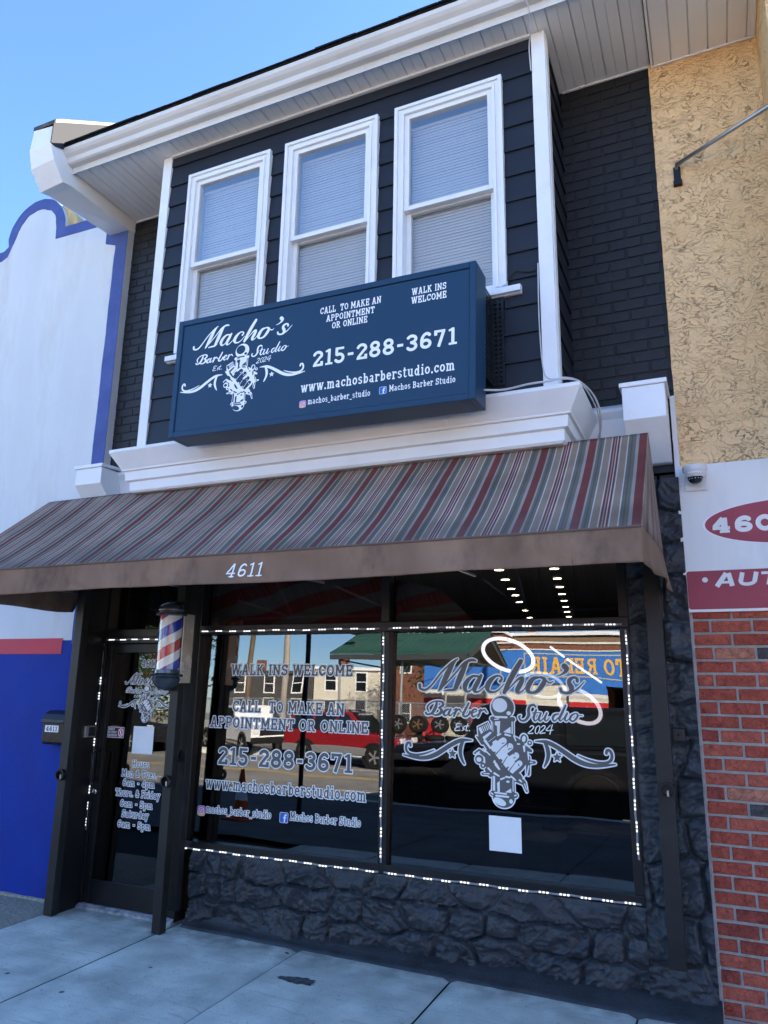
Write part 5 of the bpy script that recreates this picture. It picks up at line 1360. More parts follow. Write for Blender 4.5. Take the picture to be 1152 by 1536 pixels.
for i in range(121):
    z = -.05 + 2.2 * i / 120; w = .010 + .008 * fbm(z * 9, 1, 1) + .006 * fbm(z * 30, 1, 2)
    rs.append([(-.150 - w * .3, .01, z), (-.147 - w * .3, -.016, z), (-.134 + w * .6, -.014, z), (-.128 + w, .01, z)])
g.rings(rs); build(g, 'mortar_edge', rb[5], RB)
g = MB(); x = -.095; ZR = 6.03
while x < 3:
    g.prism([(x, ZR + .012), (x + .006, ZR), (x + .114, ZR), (x + .119, ZR + .012), (x + .12, ZR + .03), (x, ZR + .03)], 'y', -.95, -.03); x += .12
build(g, 'soffit', M['white_vinyl'], RB)
g = MB(); g.box(-.113, -.097, -.96, -.01, ZR - .008, ZR + .05); g.box(-.113, .57, -.04, -.0235, ZR - .012, ZR - .001); g.box(.54, .5585, -.62, -.042, ZR - .012, ZR - .001)
build(g, 'soffit_trim', M['white_vinyl'], RB, bevel=.003)
g = MB(); g.prism([(p[0] - .16, p[1] - .01) for p in gp], 'x', -.045, 3.2); build(g, 'gutter', M['gutter'], RB)
g = MB(); g.box(-.125, 9, .3, 9, -.2, 6.9); build(g, 'body', M['dark_room'], RB)
g = MB(); g.box(3.2, 9, 0, .3, -.2, 6.9); build(g, 'brick_wall', rb[1], RB)  # unseen front, extended so the building shades more of the street

SB = thing('shop_sign_board', 'white sign board with maroon oval and band reading 460 and AUTO on the brick building', 'sign', (1.2, -.04, 2.146))
M['board_white'] = mat('board_white', (.78, .79, .77), .45, var=.06, vscale=2, dirt=.5, dirtcol=(.58, .59, .58), dscale=2.2, stretch=(1.5, 1, .5))
M['board_red'] = mat('board_red', (.34, .05, .075), .45, var=.08, vscale=3, dirt=.35, dirtcol=(.35, .13, .15), dscale=3)
bx0, bx1, bz0, bz1 = -.158, 2.4, 2.148, 3.052
g = MB(); g.box(bx0, bx1, -.036, -.022, bz0, bz1); build(g, 'panel', M['board_white'], SB, bevel=.002)
M['raw_wood'] = mat('raw_wood', (.36, .20, .09), .8, var=.3, vscale=20, stretch=(1, 1, .1))
g = MB(); g.box(bx0 + .004, bx1, -.0215, -.002, bz0, bz1); build(g, 'batten', M['raw_wood'], SB)
on_board = lambda u, v, l: (u, -.0372 - l, v)
ov = [('e', .46, 2.668, .475, .131)]; obb = (-.02, .94, 2.53, 2.81)
num = text_prims('4', .022, .128, 2.618, .09, bold=1.45) + text_prims('6', .145, .245, 2.618, .09, bold=1.5) + text_prims('0', .257, .36, 2.618, .09, bold=1.5)
band = [('p', [(bx0 + .018, bz0 + .016), (bx1 - .02, bz0 + .016), (bx1 - .02, 2.392), (bx0 + .018, 2.392)])]
letter_mesh([(lambda fl: fl.union(ov, .02), 0, 0, obb), (lambda fl: np.maximum(fl.union(ov, .02) - .004, -fl.union(ov, .02)), 1, 0, obb)], .003, on_board, 'oval', [M['board_red'], M['ice']], SB)
flat_text(num, .0014, lambda u, v, l: on_board(u, v, .0008), 'lettering', M['board_white'], SB)
flat_text(band, .01, on_board, 'band', M['board_red'], SB)
def sans(ch, x0, x1, y, h, sk):
    t = .24; s_ = {'A': [('b', .12, 0, .46, 1, t), ('b', .88, 0, .56, 1, t), ('b', .3, .3, .75, .3, .18)], 'U': [('b', .14, .3, .14, 1, t), ('b', .86, .3, .86, 1, t)] + [('c', .5 - .36 * math.cos(R(a)), .33 - .22 * math.sin(R(a)), .115, .5 - .36 * math.cos(R(a + 15)), .33 - .22 * math.sin(R(a + 15)), .115) for a in range(0, 180, 15)],
        'T': [('b', .5, 0, .5, 1, t), ('b', 0, .9, 1, .9, .2)], 'O': [('c', .5 - .36 * math.cos(R(a)), .5 - .38 * math.sin(R(a)), .115, .5 - .36 * math.cos(R(a + 15)), .5 - .38 * math.sin(R(a + 15)), .115) for a in range(0, 360, 15)]}[ch]
    f = lambda a, b: (x0 + a * (x1 - x0) + sk * b * h, y + b * h); out = []
    for p in s_:
        if p[0] == 'b':
            hz = abs(p[4] - p[2]) < .1; out.append(('b', *f(p[1], p[2]), *f(p[3], p[4]), p[5] * (h if hz else (x1 - x0))))
        else: out.append(('c', *f(p[1], p[2]), p[3] * h * 1.1, *f(p[4], p[5]), p[6] * h * 1.1))
    return out
au = sans('A', .008, .118, 2.296, .078, .25) + sans('U', .130, .232, 2.296, .078, .25) + sans('T', .245, .345, 2.296, .078, .25) + sans('O', .352, .462, 2.296, .078, .25) + [('e', -.040, 2.338, .0155, .0155)]
flat_text(au, .0014, lambda u, v, l: on_board(u, v, .0008), 'lettering', M['board_white'], SB)
# dome camera on its base plate
CM = thing('security_camera', 'small white dome security camera on the corner of the white sign board', 'camera', (-.045, -.06, 2.885))
wp = mat('camera_white', (.72, .73, .74), .3)
g = MB(); g.box(-.112, .022, -.052, -.0365, 2.885, 2.985); build(g, 'base_plate', wp, CM, bevel=.012, seg=3)
g = MB(); g.lathe([(.001, 3.026), (.06, 3.024), (.072, 3.018), (.072, 3.0), (.066, 2.985), (.06, 2.975), (.062, 2.968), (.05, 2.950), (.001, 2.945)], (-.045, -.115, 0), 32); build(g, 'housing', wp, CM, smooth=35)
g = MB(); g.box(-.085, -.005, -.10, -.052, 2.98, 3.02); build(g, 'neck', wp, CM, bevel=.004)
g = MB(); g.lathe([(.046, 2.955), (.043, 2.938), (.034, 2.922), (.02, 2.912), (.001, 2.908)], (-.045, -.118, 0), 28); build(g, 'dome', mat('dome_black', (.008, .008, .01), .06, coat=1), CM, smooth=True)
g = MB()
for k in range(7):
    a = R(200 + 140 * k / 6); g.lathe([(.0035, -.002), (.0035, .002), (.001, .003)], (-.045 + .041 * math.cos(a), -.118 + .041 * math.sin(a), 2.938), 8)
build(g, 'infrared_led', mat('ir_led', (.5, .5, .52), .3), CM)
# bent lamp arm on the stucco
LA = thing('lamp_arm', 'bare metal lamp arm on a black bracket on the tan stucco wall', 'lamp arm', (0, -.03, 5.05))
g = MB(); g.box(-.022, .022, -.04, -.02, 5.035, 5.165); g.box(-.028, .028, -.06, -.02, 5.02, 5.05); build(g, 'bracket', M['black_metal'], LA, bevel=.003)
g = MB(); g.tube([(0, -.03, 5.15), (.0, -.06, 5.165), (.55, -.42, 5.15), (1.1, -.8, 5.14)], .014, 10); build(g, 'arm', M['steel'], LA, smooth=True)

# ------------------------------------------------------------------ inside the shop
g = MB(); g.box(-4.68, -.2, .1, 10.3, -.05, .04); build(g, 'floor', mat('shop_floor', (.03, .03, .032), .4), SHOP)
g = MB(); g.box(-4.8, -.2, .08, 10.3, 2.96, 3.0); build(g, 'ceiling', mat('shop_ceiling', (.5, .48, .45), .9), SHOP)
lamp = emit('downlight_glow', (1, .86, .62), 9)
lt = mat('downlight_trim', (.5, .5, .5), .5)
proto = None
row1 = [(-2.12 - (y - 3.0) * .175, y) for y in (2.2, 3.0, 3.75, 4.6, 5.3, 6.15, 7.4, 8.7)]
row2 = [(-1.54 - (y - 3.1) * .155, y) for y in (2.3, 3.1, 3.85, 4.6, 5.35, 6.15, 7.0, 7.8, 8.7)]
for i, (rw, (x, y)) in enumerate([('left', p) for p in row1] + [('right', p) for p in row2]):
    if proto is None:
        proto = thing('ceiling_downlight', '', 'downlight', (x, y, 2.93), 'ceiling downlights in two rows inside the shop')
        g = MB(); g.lathe([(.062, 2.958), (.062, 2.946), (.05, 2.94), (.05, 2.958)], (x, y, 0), 20); build(g, 'trim_ring', lt, proto)
        g = MB(); g.lathe([(.049, 2.952), (.049, 2.944), (.001, 2.943)], (x, y, 0), 16); build(g, 'lens', lamp, proto)
        t = proto
    else:
        t = copy_tree(proto); t.location = (x, y, 2.93)
    k = i if rw == 'left' else i - len(row1)
    nth = ['nearest', 'second', 'third', 'fourth', 'fifth', 'sixth', 'seventh', 'eighth', 'ninth'][k]
    t['label'] = f'{nth} warm downlight from the window in the {rw} row of the shop ceiling'
ringw = emit('ring_tube_white', (1, .93, .92), 1.5); ringg = emit('ring_tube_pale', (.86, .95, .84), .6); ringp = emit('ring_tube_pink', (1, .86, .86), .9)
def ring_lamp(label, c, rx, rz, tilt, r, m, top):
    t = thing('ring_lamp', label, 'ring light', c, 'glowing ring lamps hanging inside the shop')
    g = MB(); n = 48; pts = []
    for k in range(n + 1):
        a = 2 * math.pi * k / n; u, v = rx * math.cos(a), rz * math.sin(a)
        pts.append((c[0] + u * math.cos(tilt) - v * math.sin(tilt), c[1] + .12 * math.sin(a + .6), c[2] + u * math.sin(tilt) + v * math.cos(tilt)))
    g.tube(pts, r, 8, cap=False); build(g, 'glowing_tube', m, t, smooth=True)
    g = MB(); g.tube([(c[0], c[1], c[2] + rz), (c[0], c[1], 2.96)], .002, 4); build(g, 'hanging_wire', M['black_metal'], t)
ring_lamp('large white ring lamp hanging behind the M of the right window', (-1.70, 1.7, 1.975), .215, .125, R(-26), .017, ringw, 0)
ring_lamp('pale green ring lamp hanging between the two other rings', (-1.415, 1.75, 1.72), .165, .095, R(-18), .013, ringg, 0)
ring_lamp('pinkish ring lamp hanging lowest toward the stone pier', (-1.09, 1.65, 1.555), .175, .105, R(-40), .016, ringp, 0)
t = thing('light_bar', 'thin white light bar slanting above the pinkish ring lamp', 'light bar', (-1.12, 1.7, 1.9))
g = MB(); g.tube([(-1.33, 1.7, 2.045), (-1.21, 1.7, 1.955)], .009, 8); build(g, 'glowing_tube', ringw, t)
g = MB(); g.tube([(-1.19, 1.7, 1.94), (-.91, 1.7, 1.745)], .009, 8); build(g, 'glowing_tube', ringw, t)
g = MB(); g.tube([(-1.2, 1.71, 1.95), (-1.2, 1.71, 2.96)], .002, 4); build(g, 'hanging_wire', M['black_metal'], t)
# cabinet speaker and counter just behind the right pane
t = thing('floor_speaker', 'dim grey box speaker behind the lower right corner of the window', 'speaker', (-.78, .5, .04))
gm = mat('speaker_grey', (.13, .14, .15), .6, var=.1)
g = MB(); g.box(-.98, -.56, .3, .7, .04, .80); build(g, 'cabinet', gm, t, bevel=.012)
g = MB(); g.lathe([(.1, .3), (.1, .288), (.085, .292), (.05, .31), (.02, .30), (.001, .296)], (-.77, 0, .60), 28, axis='y'); build(g, 'driver', M['black_plastic'], t, smooth=40)
t = thing('display_cabinet', 'low grey cabinet inside the shop left of the speaker', 'cabinet', (-1.2, .5, .04))
g = MB(); g.box(-1.32, -1.03, .35, .75, .04, .72); build(g, 'carcass', gm, t, bevel=.006)
g = MB(); g.box(-1.30, -1.05, .338, .349, .08, .68); build(g, 'door', M['black_plastic'], t, bevel=.004)
t = thing('barber_chair', 'dark barber chair inside the shop behind the emblem', 'barber chair', (-1.6, 2.6, .04))
bl = mat('chair_leather', (.02, .02, .022), .35)
g = MB(); g.box(-1.85, -1.33, 2.35, 2.85, .5, .64); build(g, 'seat', bl, t, bevel=.04, seg=3)
g = MB(); g.box(-1.83, -1.35, 2.83, 2.95, .66, 1.25); build(g, 'backrest', bl, t, bevel=.04, seg=3)
g = MB(); g.box(-1.93, -1.86, 2.4, 2.85, .62, .8); build(g, 'armrest', bl, t, bevel=.02)
g = MB(); g.box(-1.32, -1.25, 2.4, 2.85, .62, .8); build(g, 'armrest', bl, t, bevel=.02)
g = MB(); g.lathe([(.3, .04), (.3, .06), (.08, .09), (.06, .5)], (-1.59, 2.6, 0), 28); build(g, 'pedestal', M['chrome'], t, smooth=40)
# panels behind the transoms, painted with a dim wavy red striped reflection
def reflection_mat():
    m = mat('reflection_panel', (.02, .02, .02), .6); n = m.node_tree; L = n.links; p = n.nodes['Principled BSDF']
    ge = n.nodes.new('ShaderNodeNewGeometry'); mp = n.nodes.new('ShaderNodeMapping'); mp.inputs['Rotation'].default_value = (0, R(12), 0); L.new(ge.outputs['Position'], mp.inputs[0])
    w = n.nodes.new('ShaderNodeTexWave'); w.bands_direction = 'Z'; w.inputs['Scale'].default_value = 1.5; w.inputs['Distortion'].default_value = 2.2; w.inputs['Detail'].default_value = 2; w.inputs['Detail Scale'].default_value = 1.1; L.new(mp.outputs[0], w.inputs[0])
    cr = n.nodes.new('ShaderNodeValToRGB'); e = cr.color_ramp.elements; e[0].position = .42; e[1].position = .6; e[0].color = (.30, .28, .26, 1); e[1].color = (.40, .07, .05, 1); L.new(w.outputs[0], cr.inputs[0]); L.new(cr.outputs[0], p.inputs['Base Color']); return m
fm = reflection_mat()
g = MB(); g.box(-3.70, -2.15, .075, .08, 2.13, 2.66); build(g, 'reflection_panel', fm, SHOP)
g = MB(); g.prism([(-2.088, 2.13), (-1.50, 2.13), (-1.75, 2.36), (-2.088, 2.44)], 'y', .075, .08); build(g, 'reflection_panel', fm, SHOP)

# ------------------------------------------------------------------ across the street (seen mirrored in the shop windows)
def wheel(parent, x, y, z, r, w, side, rim):
    g = MB(); g.lathe([(r * .62, -w / 2), (r * .9, -w / 2), (r, -w * .32), (r, w * .32), (r * .9, w / 2), (r * .62, w / 2)], (x, y, z), 28, axis='y'); t = build(g, 'wheel', tyre, parent, smooth=40)
    g = MB(); o = side * w * .42
    g.lathe([(r * .63, o), (r * .6, o + side * .02), (r * .52, o - side * .02)], (x, y, z), 24, axis='y', cap=False)
    for k in range(5):
        a = 2 * math.pi * k / 5; c, s_ = math.cos(a), math.sin(a); q = r * .07
        V = [(x + c * d - s_ * e, y + o + f, z + s_ * d + c * e) for f in (-.02, .02) for d, e in ((r * .08, -q), (r * .56, -q * 1.4), (r * .56, q * 1.4), (r * .08, q))]
        g.add(V, [(0, 1, 2, 3), (4, 5, 6, 7), (0, 1, 5, 4), (1, 2, 6, 5), (2, 3, 7, 6), (3, 0, 4, 7)])
    g.lathe([(r * .14, o - .02), (r * .14, o + side * .03), (.001, o + side * .032)], (x, y, z), 12, axis='y')
    build(g, 'rim', rim, t)
tyre = mat('tyre_rubber', (.014, .014, .014), .8); alloy = mat('alloy', (.55, .55, .56), .3, metal=.8); cglass = mat('car_glass', (.012, .015, .018), .05, coat=1)
lampm = mat('lamp_clear', (.6, .6, .62), .1, coat=1); tail = mat('tail_red', (.4, .01, .01), .2, coat=1)
def vehicle(name, label, paint, base, length, profile, roof, wheels, r, width=1.84, trim=None, rot=0, glasses=(), loc=None, scale=(1, 1, 1), rim=None, extra=None):
    """side profile in (x, z), nose towards +x, near side at -y/2"""
    t = thing(name, label, name.replace('parked_', '').replace('_', ' '), (0, 0, 0))
    g = MB(); g.prism(profile, 'y', -width / 2, width / 2); build(g, 'body', paint, t, bevel=.07, seg=3, smooth=50)
    if roof:
        g = MB(); lo = roof; 
        n = len(lo); V = [(x, -width / 2 * f, z) for x, z, f in lo] + [(x, width / 2 * f, z) for x, z, f in lo]
        g.add(V, [tuple(range(n)), tuple(range(2 * n - 1, n - 1, -1))] + [(i, (i + 1) % n, n + (i + 1) % n, n + i) for i in range(n)])
        build(g, 'cabin', paint, t, bevel=.05, seg=3, smooth=50)
    for poly in glasses:
        for sg in (-1, 1):
            g = MB(); V = [(x, sg * (width / 2 * f + .006), z) for x, z, f in poly]; V += [(x, sg * (width / 2 * f - .02), z) for x, z, f in poly]; n = len(poly)
            g.add(V, [tuple(range(n)), tuple(range(2 * n - 1, n - 1, -1))] + [(i, (i + 1) % n, n + (i + 1) % n, n + i) for i in range(n)]); build(g, 'side_window', cglass, t)
    for x in wheels:
        for sg in (-1, 1):
            g = MB(); g.lathe([(r * 1.18, sg * (width / 2 - .30)), (r * 1.18, sg * (width / 2 + .012)), (r * .98, sg * (width / 2 + .014)), (r * .98, sg * (width / 2 - .30))], (x, 0, r), 28, axis='y'); build(g, 'wheel_arch', M['black_plastic'], t)
            wheel(t, x, sg * (width / 2 - .08), r, r, .23, sg, rim or alloy)
    if extra: extra(t, width)
    t.location = loc; t.rotation_euler = (0, 0, rot); t.scale = scale; return t

red_paint = mat('car_red', (.22, .011, .017), .25, coat=1); white_car = mat('car_white', (.75, .75, .74), .3, coat=1); black_car = mat('car_black', (.008, .009, .011), .3, coat=.6)
black_rim = mat('black_rim', (.02, .02, .02), .4)
clad = mat('grey_cladding', (.16, .16, .165), .6)
def suv_extra(t, w):
    g = MB(); g.box(-2.28, 2.25, -w / 2 - .02, w / 2 + .02, .38, .62); build(g, 'cladding', clad, t, bevel=.03)
    for sg in (-1, 1):
        g = MB(); g.box(2.18, 2.27, sg * .55 - .2, sg * .55 + .2, .78, .95); build(g, 'headlight', lampm, t, bevel=.02)
        g = MB(); g.box(-2.30, -2.22, sg * .74 - .1, sg * .74 + .1, .8, 1.1); build(g, 'tail_light', tail, t, bevel=.02)
        g = MB(); g.box(.62, .78, sg * (w / 2 + .1) - .09, sg * (w / 2 + .1) + .09, 1.08, 1.22); build(g, 'mirror', red_paint, t, bevel=.03)
        for x in (-.35, .5): g = MB(); g.box(x - .25, x - .08, sg * (w / 2 + .012) - .012, sg * (w / 2 + .012) + .012, .98, 1.02); build(g, 'door_handle', M['black_plastic'], t)
        g = MB(); g.tube([(-1.9, sg * .6, 1.77), (-1.7, sg * .6, 1.82), (.1, sg * .6, 1.82), (.3, sg * .6, 1.76)], .02, 6); build(g, 'roof_rail', M['black_plastic'], t)
    g = MB(); g.box(2.2, 2.33, -.8, .8, .45, .66); build(g, 'bumper', clad, t, bevel=.04)
    g = MB(); g.prism([(1.06, 1.11), (.42, 1.70), (.45, 1.73), (1.10, 1.13)], 'y', -.70, .70); build(g, 'windscreen', cglass, t)
vehicle('parked_suv', 'red suv with grey lower cladding parked across the street mirrored in the left window', red_paint, 0, 4.5,
        [(-2.25, .42), (-2.28, .8), (-2.22, 1.08), (.95, 1.08), (2.0, .98), (2.24, .88), (2.28, .55), (2.2, .42)],
        [(-2.2, 1.06, .97), (-2.0, 1.72, .82), (-1.8, 1.77, .8), (.15, 1.78, .8), (.35, 1.72, .82), (1.05, 1.06, .97)], (-1.38, 1.31), .37, trim=clad,
        glasses=([(-1.98, 1.12, .985), (-1.85, 1.66, .855), (-1.15, 1.68, .85), (-1.15, 1.12, .985)], [(-1.05, 1.12, .985), (-1.05, 1.68, .85), (-.25, 1.69, .85), (-.25, 1.12, .985)], [(-.15, 1.12, .985), (-.15, 1.69, .85), (.22, 1.68, .85), (.72, 1.12, .985)]),
        loc=(-12.25, -19.9, -.2), extra=suv_extra)
def truck_extra(t, w):
    g = MB(); g.box(2.62, 2.82, -w / 2, w / 2, .42, .68); build(g, 'bumper', M['black_metal'], t, bevel=.04)
    g = MB(); g.box(2.66, 2.72, -.6, .6, .74, 1.08); build(g, 'grille', M['black_plastic'], t, bevel=.02)
    for sg in (-1, 1):
        g = MB(); g.box(2.6, 2.71, sg * .78 - .15, sg * .78 + .15, .78, 1.06); build(g, 'headlight', lampm, t, bevel=.02)
        g = MB(); g.box(.78, .92, sg * (w / 2 + .12) - .1, sg * (w / 2 + .12) + .1, 1.22, 1.45); build(g, 'mirror', M['black_plastic'], t, bevel=.03)
vehicle('parked_pickup', 'white pickup truck with black grille standing behind the red suv across the street', white_car, 0, 5.4,
        [(-2.75, .5), (-2.75, 1.2), (-.7, 1.2), (-.68, 1.14), (1.05, 1.18), (2.45, 1.12), (2.68, 1.0), (2.7, .5)],
        [(-.75, 1.14, .97), (-.62, 1.82, .84), (-.45, 1.87, .82), (.45, 1.87, .82), (1.15, 1.15, .97)], (-1.75, 1.75), .40, width=1.95,
        glasses=([(-.55, 1.2, .98), (-.48, 1.78, .86), (.38, 1.78, .86), (.9, 1.2, .98)],), loc=(-18.6, -22.6, -.15), rot=R(32), extra=truck_extra)
vehicle('parked_pickup', 'dark pickup truck parked under the leafy tree at the far left across the street', black_car, 0, 5.4,
        [(-2.75, .5), (-2.75, 1.2), (-.7, 1.2), (-.68, 1.14), (1.05, 1.18), (2.45, 1.12), (2.68, 1.0), (2.7, .5)],
        [(-.75, 1.14, .97), (-.62, 1.82, .84), (-.45, 1.87, .82), (.45, 1.87, .82), (1.15, 1.15, .97)], (-1.75, 1.75), .40, width=1.95,
        glasses=([(-.55, 1.2, .98), (-.48, 1.78, .86), (.38, 1.78, .86), (.9, 1.2, .98)],), loc=(-23.2, -19.8, -.2), extra=truck_extra)
def jeep_extra(t, w):
    for sg in (-1, 1): g = MB(); g.box(-1.9, 1.85, sg * (w / 2 - .06) - .06, sg * (w / 2 - .06) + .06, .12, .47); build(g, 'gap_blocker', M['black_plastic'], t, bevel=.02)  # black slabs added to hide the sunlit road strip beneath the car
    g = MB(); g.box(1.85, 2.05, -w / 2, w / 2, .25, .68); build(g, 'bumper', M['black_metal'], t, bevel=.03)
    for sg in (-1, 1):
        g = MB(); g.box(.85, 1.85, sg * (w / 2 + .06) - .14, sg * (w / 2 + .06) + .14, .86, .96); build(g, 'fender', M['black_plastic'], t, bevel=.03)
        g = MB(); g.box(.38, .52, sg * (w / 2 + .16) - .1, sg * (w / 2 + .16) + .1, 1.18, 1.42); build(g, 'mirror', M['black_plastic'], t, bevel=.03)
        g = MB(); g.lathe([(.09, 1.86), (.09, 1.885), (.001, 1.89)], (0, sg * .5, .95), 20, axis='x'); build(g, 'headlight', lampm, t)
vehicle('parked_offroader', 'boxy black off-road car parked at the near kerb, dark in the right window reflection', black_car, 0, 4.2,
        [(-2.0, .45), (-2.0, 1.15), (.55, 1.15), (1.8, 1.10), (1.86, 1.0), (1.86, .45)],
        [(-2.0, 1.13, .97), (-1.95, 1.85, .88), (.2, 1.87, .88), (.42, 1.80, .9), (.7, 1.13, .97)], (-1.35, 1.35), .41, width=1.8,
        glasses=([(-1.9, 1.22, .97), (-1.88, 1.72, .91), (-.95, 1.74, .905), (-.95, 1.22, .97)], [(-.85, 1.22, .97), (-.85, 1.74, .905), (.12, 1.75, .905), (.46, 1.22, .97)]),
        loc=(-3.75, -9.9, -.2), rot=math.pi, extra=jeep_extra, scale=(1.2, 1, 1.06), rim=black_rim)

# traffic cone on the pavement
t = thing('traffic_cone', 'orange traffic cone with white band on the pavement', 'traffic cone', (-6.6, -4.9, -.04)); oc = mat('cone_orange', (.65, .09, .02), .6)
g = MB(); g.box(-6.8, -6.4, -5.1, -4.7, -.04, -.01); build(g, 'base', oc, t, bevel=.01)
g = MB(); g.lathe([(.14, -.012), (.03, .66), (.001, .665)], (-6.6, -4.9, 0), 20); build(g, 'cone', oc, t, smooth=50)
g = MB(); g.lathe([(.103, .235), (.072, .41), (.07, .41), (.1, .235)], (-6.6, -4.9, 0), 20); build(g, 'band', M['white_paint'], t)

# chain link fence with wheels for sale on it
FN = thing('chain_link_fence', 'grey chain link fence across the street hung with tyres', 'fence', (-13, -23.3, -.07)); fm_ = mat('fence_wire', (.30, .31, .32), .5, metal=.5)
g = MB(); x0, x1, z0, z1, y = -22, -4.6, .0, 2.0, -23.3; p = .085; w = .008
k = x0 - (z1 - z0)
while k < x1:
    for sg in (1, -1):
        a, b = (k, z0), (k + (z1 - z0), z1)
        if sg < 0: a, b = (k + (z1 - z0), z0), (k, z1)
        def clip(a, b):
            (ax, az), (bx, bz) = a, b
            if ax > bx: r = clip(b, a); return r
            if bx <= x0 or ax >= x1: return None
            if ax < x0: az += (bz - az) * (x0 - ax) / (bx - ax); ax = x0
            if bx > x1: bz = az + (bz - az) * (x1 - ax) / (bx - ax); bx = x1
            return (ax, az), (bx, bz)
        q = clip(a, b)
        if q:
            (ax, az), (bx, bz) = q; d = w
            g.add([(ax, y - d, az), (ax, y + d * .5, az + d), (ax, y + d * .5, az - d), (bx, y - d, bz), (bx, y + d * .5, bz + d), (bx, y + d * .5, bz - d)], [(0, 1, 4, 3), (1, 2, 5, 4), (2, 0, 3, 5)])
    k += p
build(g, 'mesh', fm_, FN, recalc=False)
g = MB(); g.tube([(x0, y, 2.02), (x1, y, 2.02)], .025, 8); build(g, 'top_rail', fm_, FN)
for k in range(7):
    x = x0 + (x1 - x0) * k / 6; g = MB(); g.tube([(x, y + .03, -.08), (x, y + .03, 2.08)], .03, 8); build(g, 'post', fm_, FN)
bronze_rim = mat('bronze_rim', (.33, .19, .09), .35, metal=.6)
for k, (x, rm, nm) in enumerate([(-11.75, alloy, 'silver wheel leftmost'), (-10.9, bronze_rim, 'bronze coloured wheel'), (-10.05, alloy, 'bright silver wheel beside the bronze one'), (-9.25, alloy, 'silver wheel at the right')]):
    t = thing('rim_display', f'{nm} above the tyre stack by the fence', 'tyre', (x, -23.0, .82), 'tyres on rims shown by the fence'); wheel(t, x, -23.0, 1.2, .36, .2, 1, rm)
ty = None
for row, z in enumerate((-.07, .14, .35, .56)):
    for k in range(5):
        x = -11.9 + .78 * k + .1 * (row % 2)
        if ty is None:
            g = MB(); g.lathe([(.2, z), (.3, z - .0), (.36, z + .05), (.36, z + .15), (.3, z + .2), (.2, z + .2)], (x, -22.95, 0), 24); ty = tag(build(g, 'stacked_tyre', tyre, smooth=40), 'black tyre lying in the low stack along the chain link fence', 'tyre', 'tyres stacked along the fence')
        else:
            c = ty.copy(); S.collection.objects.link(c); c.location = (x, -22.95, z)

# open market canopy with green metal roof
CN = thing('canopy_shelter', 'open steel canopy with green ribbed metal roof across the street', 'shelter', (-12, -26.5, -.08))
gr = mat('green_metal', (.035, .095, .072), .5, var=.1, vscale=1); stl = mat('dark_steel', (.05, .052, .055), .6)
g = MB(); x0, x1 = -15.1, -9.0
for (ya, za, yb, zb_) in ((-23.2, 3.95, -26.2, 5.1), (-29.2, 3.85, -26.2, 5.1)):
    x = x0
    while x < x1:
        g.prism([(ya, za), (yb, zb_), (yb, zb_ + .05), (ya, za + .05)], 'x', x, x + .28); g.prism([(ya, za + .05), (yb, zb_ + .05), (yb, zb_ + .085), (ya, za + .085)], 'x', x, x + .05); x += .281
build(g, 'roof', gr, CN)
g = MB(); g.prism([(-23.3, 3.9), (-26.2, 5.06), (-29.3, 3.8), (-29.3, 3.62), (-26.2, 4.8), (-23.3, 3.7)], 'x', x1 - .02, x1 + .03); g.box(x0, x1, -23.35, -23.2, 3.72, 3.94); build(g, 'fascia', stl, CN)
for x in (-14.8, -11.9, -9.2):
    for yy in (-23.6, -28.8): g = MB(); g.tube([(x, yy, -.1), (x, yy, 3.8)], .06, 8); build(g, 'post', fm_, CN)
g = MB()
for x in (-14.8, -11.9, -9.2): g.tube([(x, -23.6, 3.1), (x + .5, -23.6, 3.75)], .03, 6); g.tube([(x, -23.6, 3.72), (x, -28.8, 3.72)], .04, 6)
build(g, 'truss', stl, CN)
t = thing('floodlight', 'dark floodlight on a stub pole at the canopy roof edge', 'floodlight', (-14.2, -24.0, 4.4)); g = MB(); g.tube([(-14.2, -24.0, 4.2), (-14.2, -24.0, 4.9)], .03, 6); build(g, 'stem', stl, t); g = MB(); g.prism([(-14.42, 4.85), (-13.98, 4.85), (-13.9, 5.12), (-14.5, 5.12)], 'y', -24.15, -23.85); build(g, 'head', stl, t, bevel=.03)

# auto repair garage
AR = thing('repair_garage', 'blue painted brick auto repair garage across the street with orange lettering', 'building', (-5, -31, -.08))
bb_ = mat('garage_blue', (.045, .17, .52), .7, var=.08, vscale=2); bw_ = mat('garage_white', (.66, .64, .58), .8, var=.08, vscale=2); br_ = mat('garage_red', (.48, .03, .035), .7); bk_ = mat('garage_brick', (.19, .085, .055), .9, var=.3, vscale=12); dk_ = mat('garage_dark', (.008, .008, .009), .9); dr_ = mat('roller_door', (.62, .59, .50), .7, var=.05)
yb = -31
X0, X1 = -13.8, 4.5
ops = [(-8.6, -6.55, 3.25, 'd'), (-4.95, -1.0, 3.2, 'o'), (-12.9, -11.4, 2.9, 'd'), (.6, 3.6, 3.2, 'd')]
def wall_band(nm, z0, z1, m, off):
    g = MB(); xs = [X0]
    for a, b, zt, _ in sorted(ops):
        if z0 < zt: xs += [a, b]
    xs.append(X1)
    for a, b in zip(xs[::2], xs[1::2]): g.box(a, b, yb - .3, yb + off, z0, z1)
    for a, b, zt, _ in ops:
        if z0 < zt < z1: g.box(a, b, yb - .3, yb + off, zt, z1)
    build(g, nm, m, AR)
wall_band('red_dado', -.1, 2.42, br_, .002); wall_band('white_band', 2.42, 2.78, bw_, .0); wall_band('blue_wall', 2.78, 4.82, bb_, .001)
g = MB(); g.box(X0, X1, yb - .3, yb - .002, 4.82, 5.12); build(g, 'brick_parapet', bk_, AR)
g = MB(); g.box(X0, X1, yb - .35, yb + .06, 5.12, 5.2); g.box(X0, X1, yb - .3, yb + .03, 4.80, 4.85); build(g, 'coping', bw_, AR)
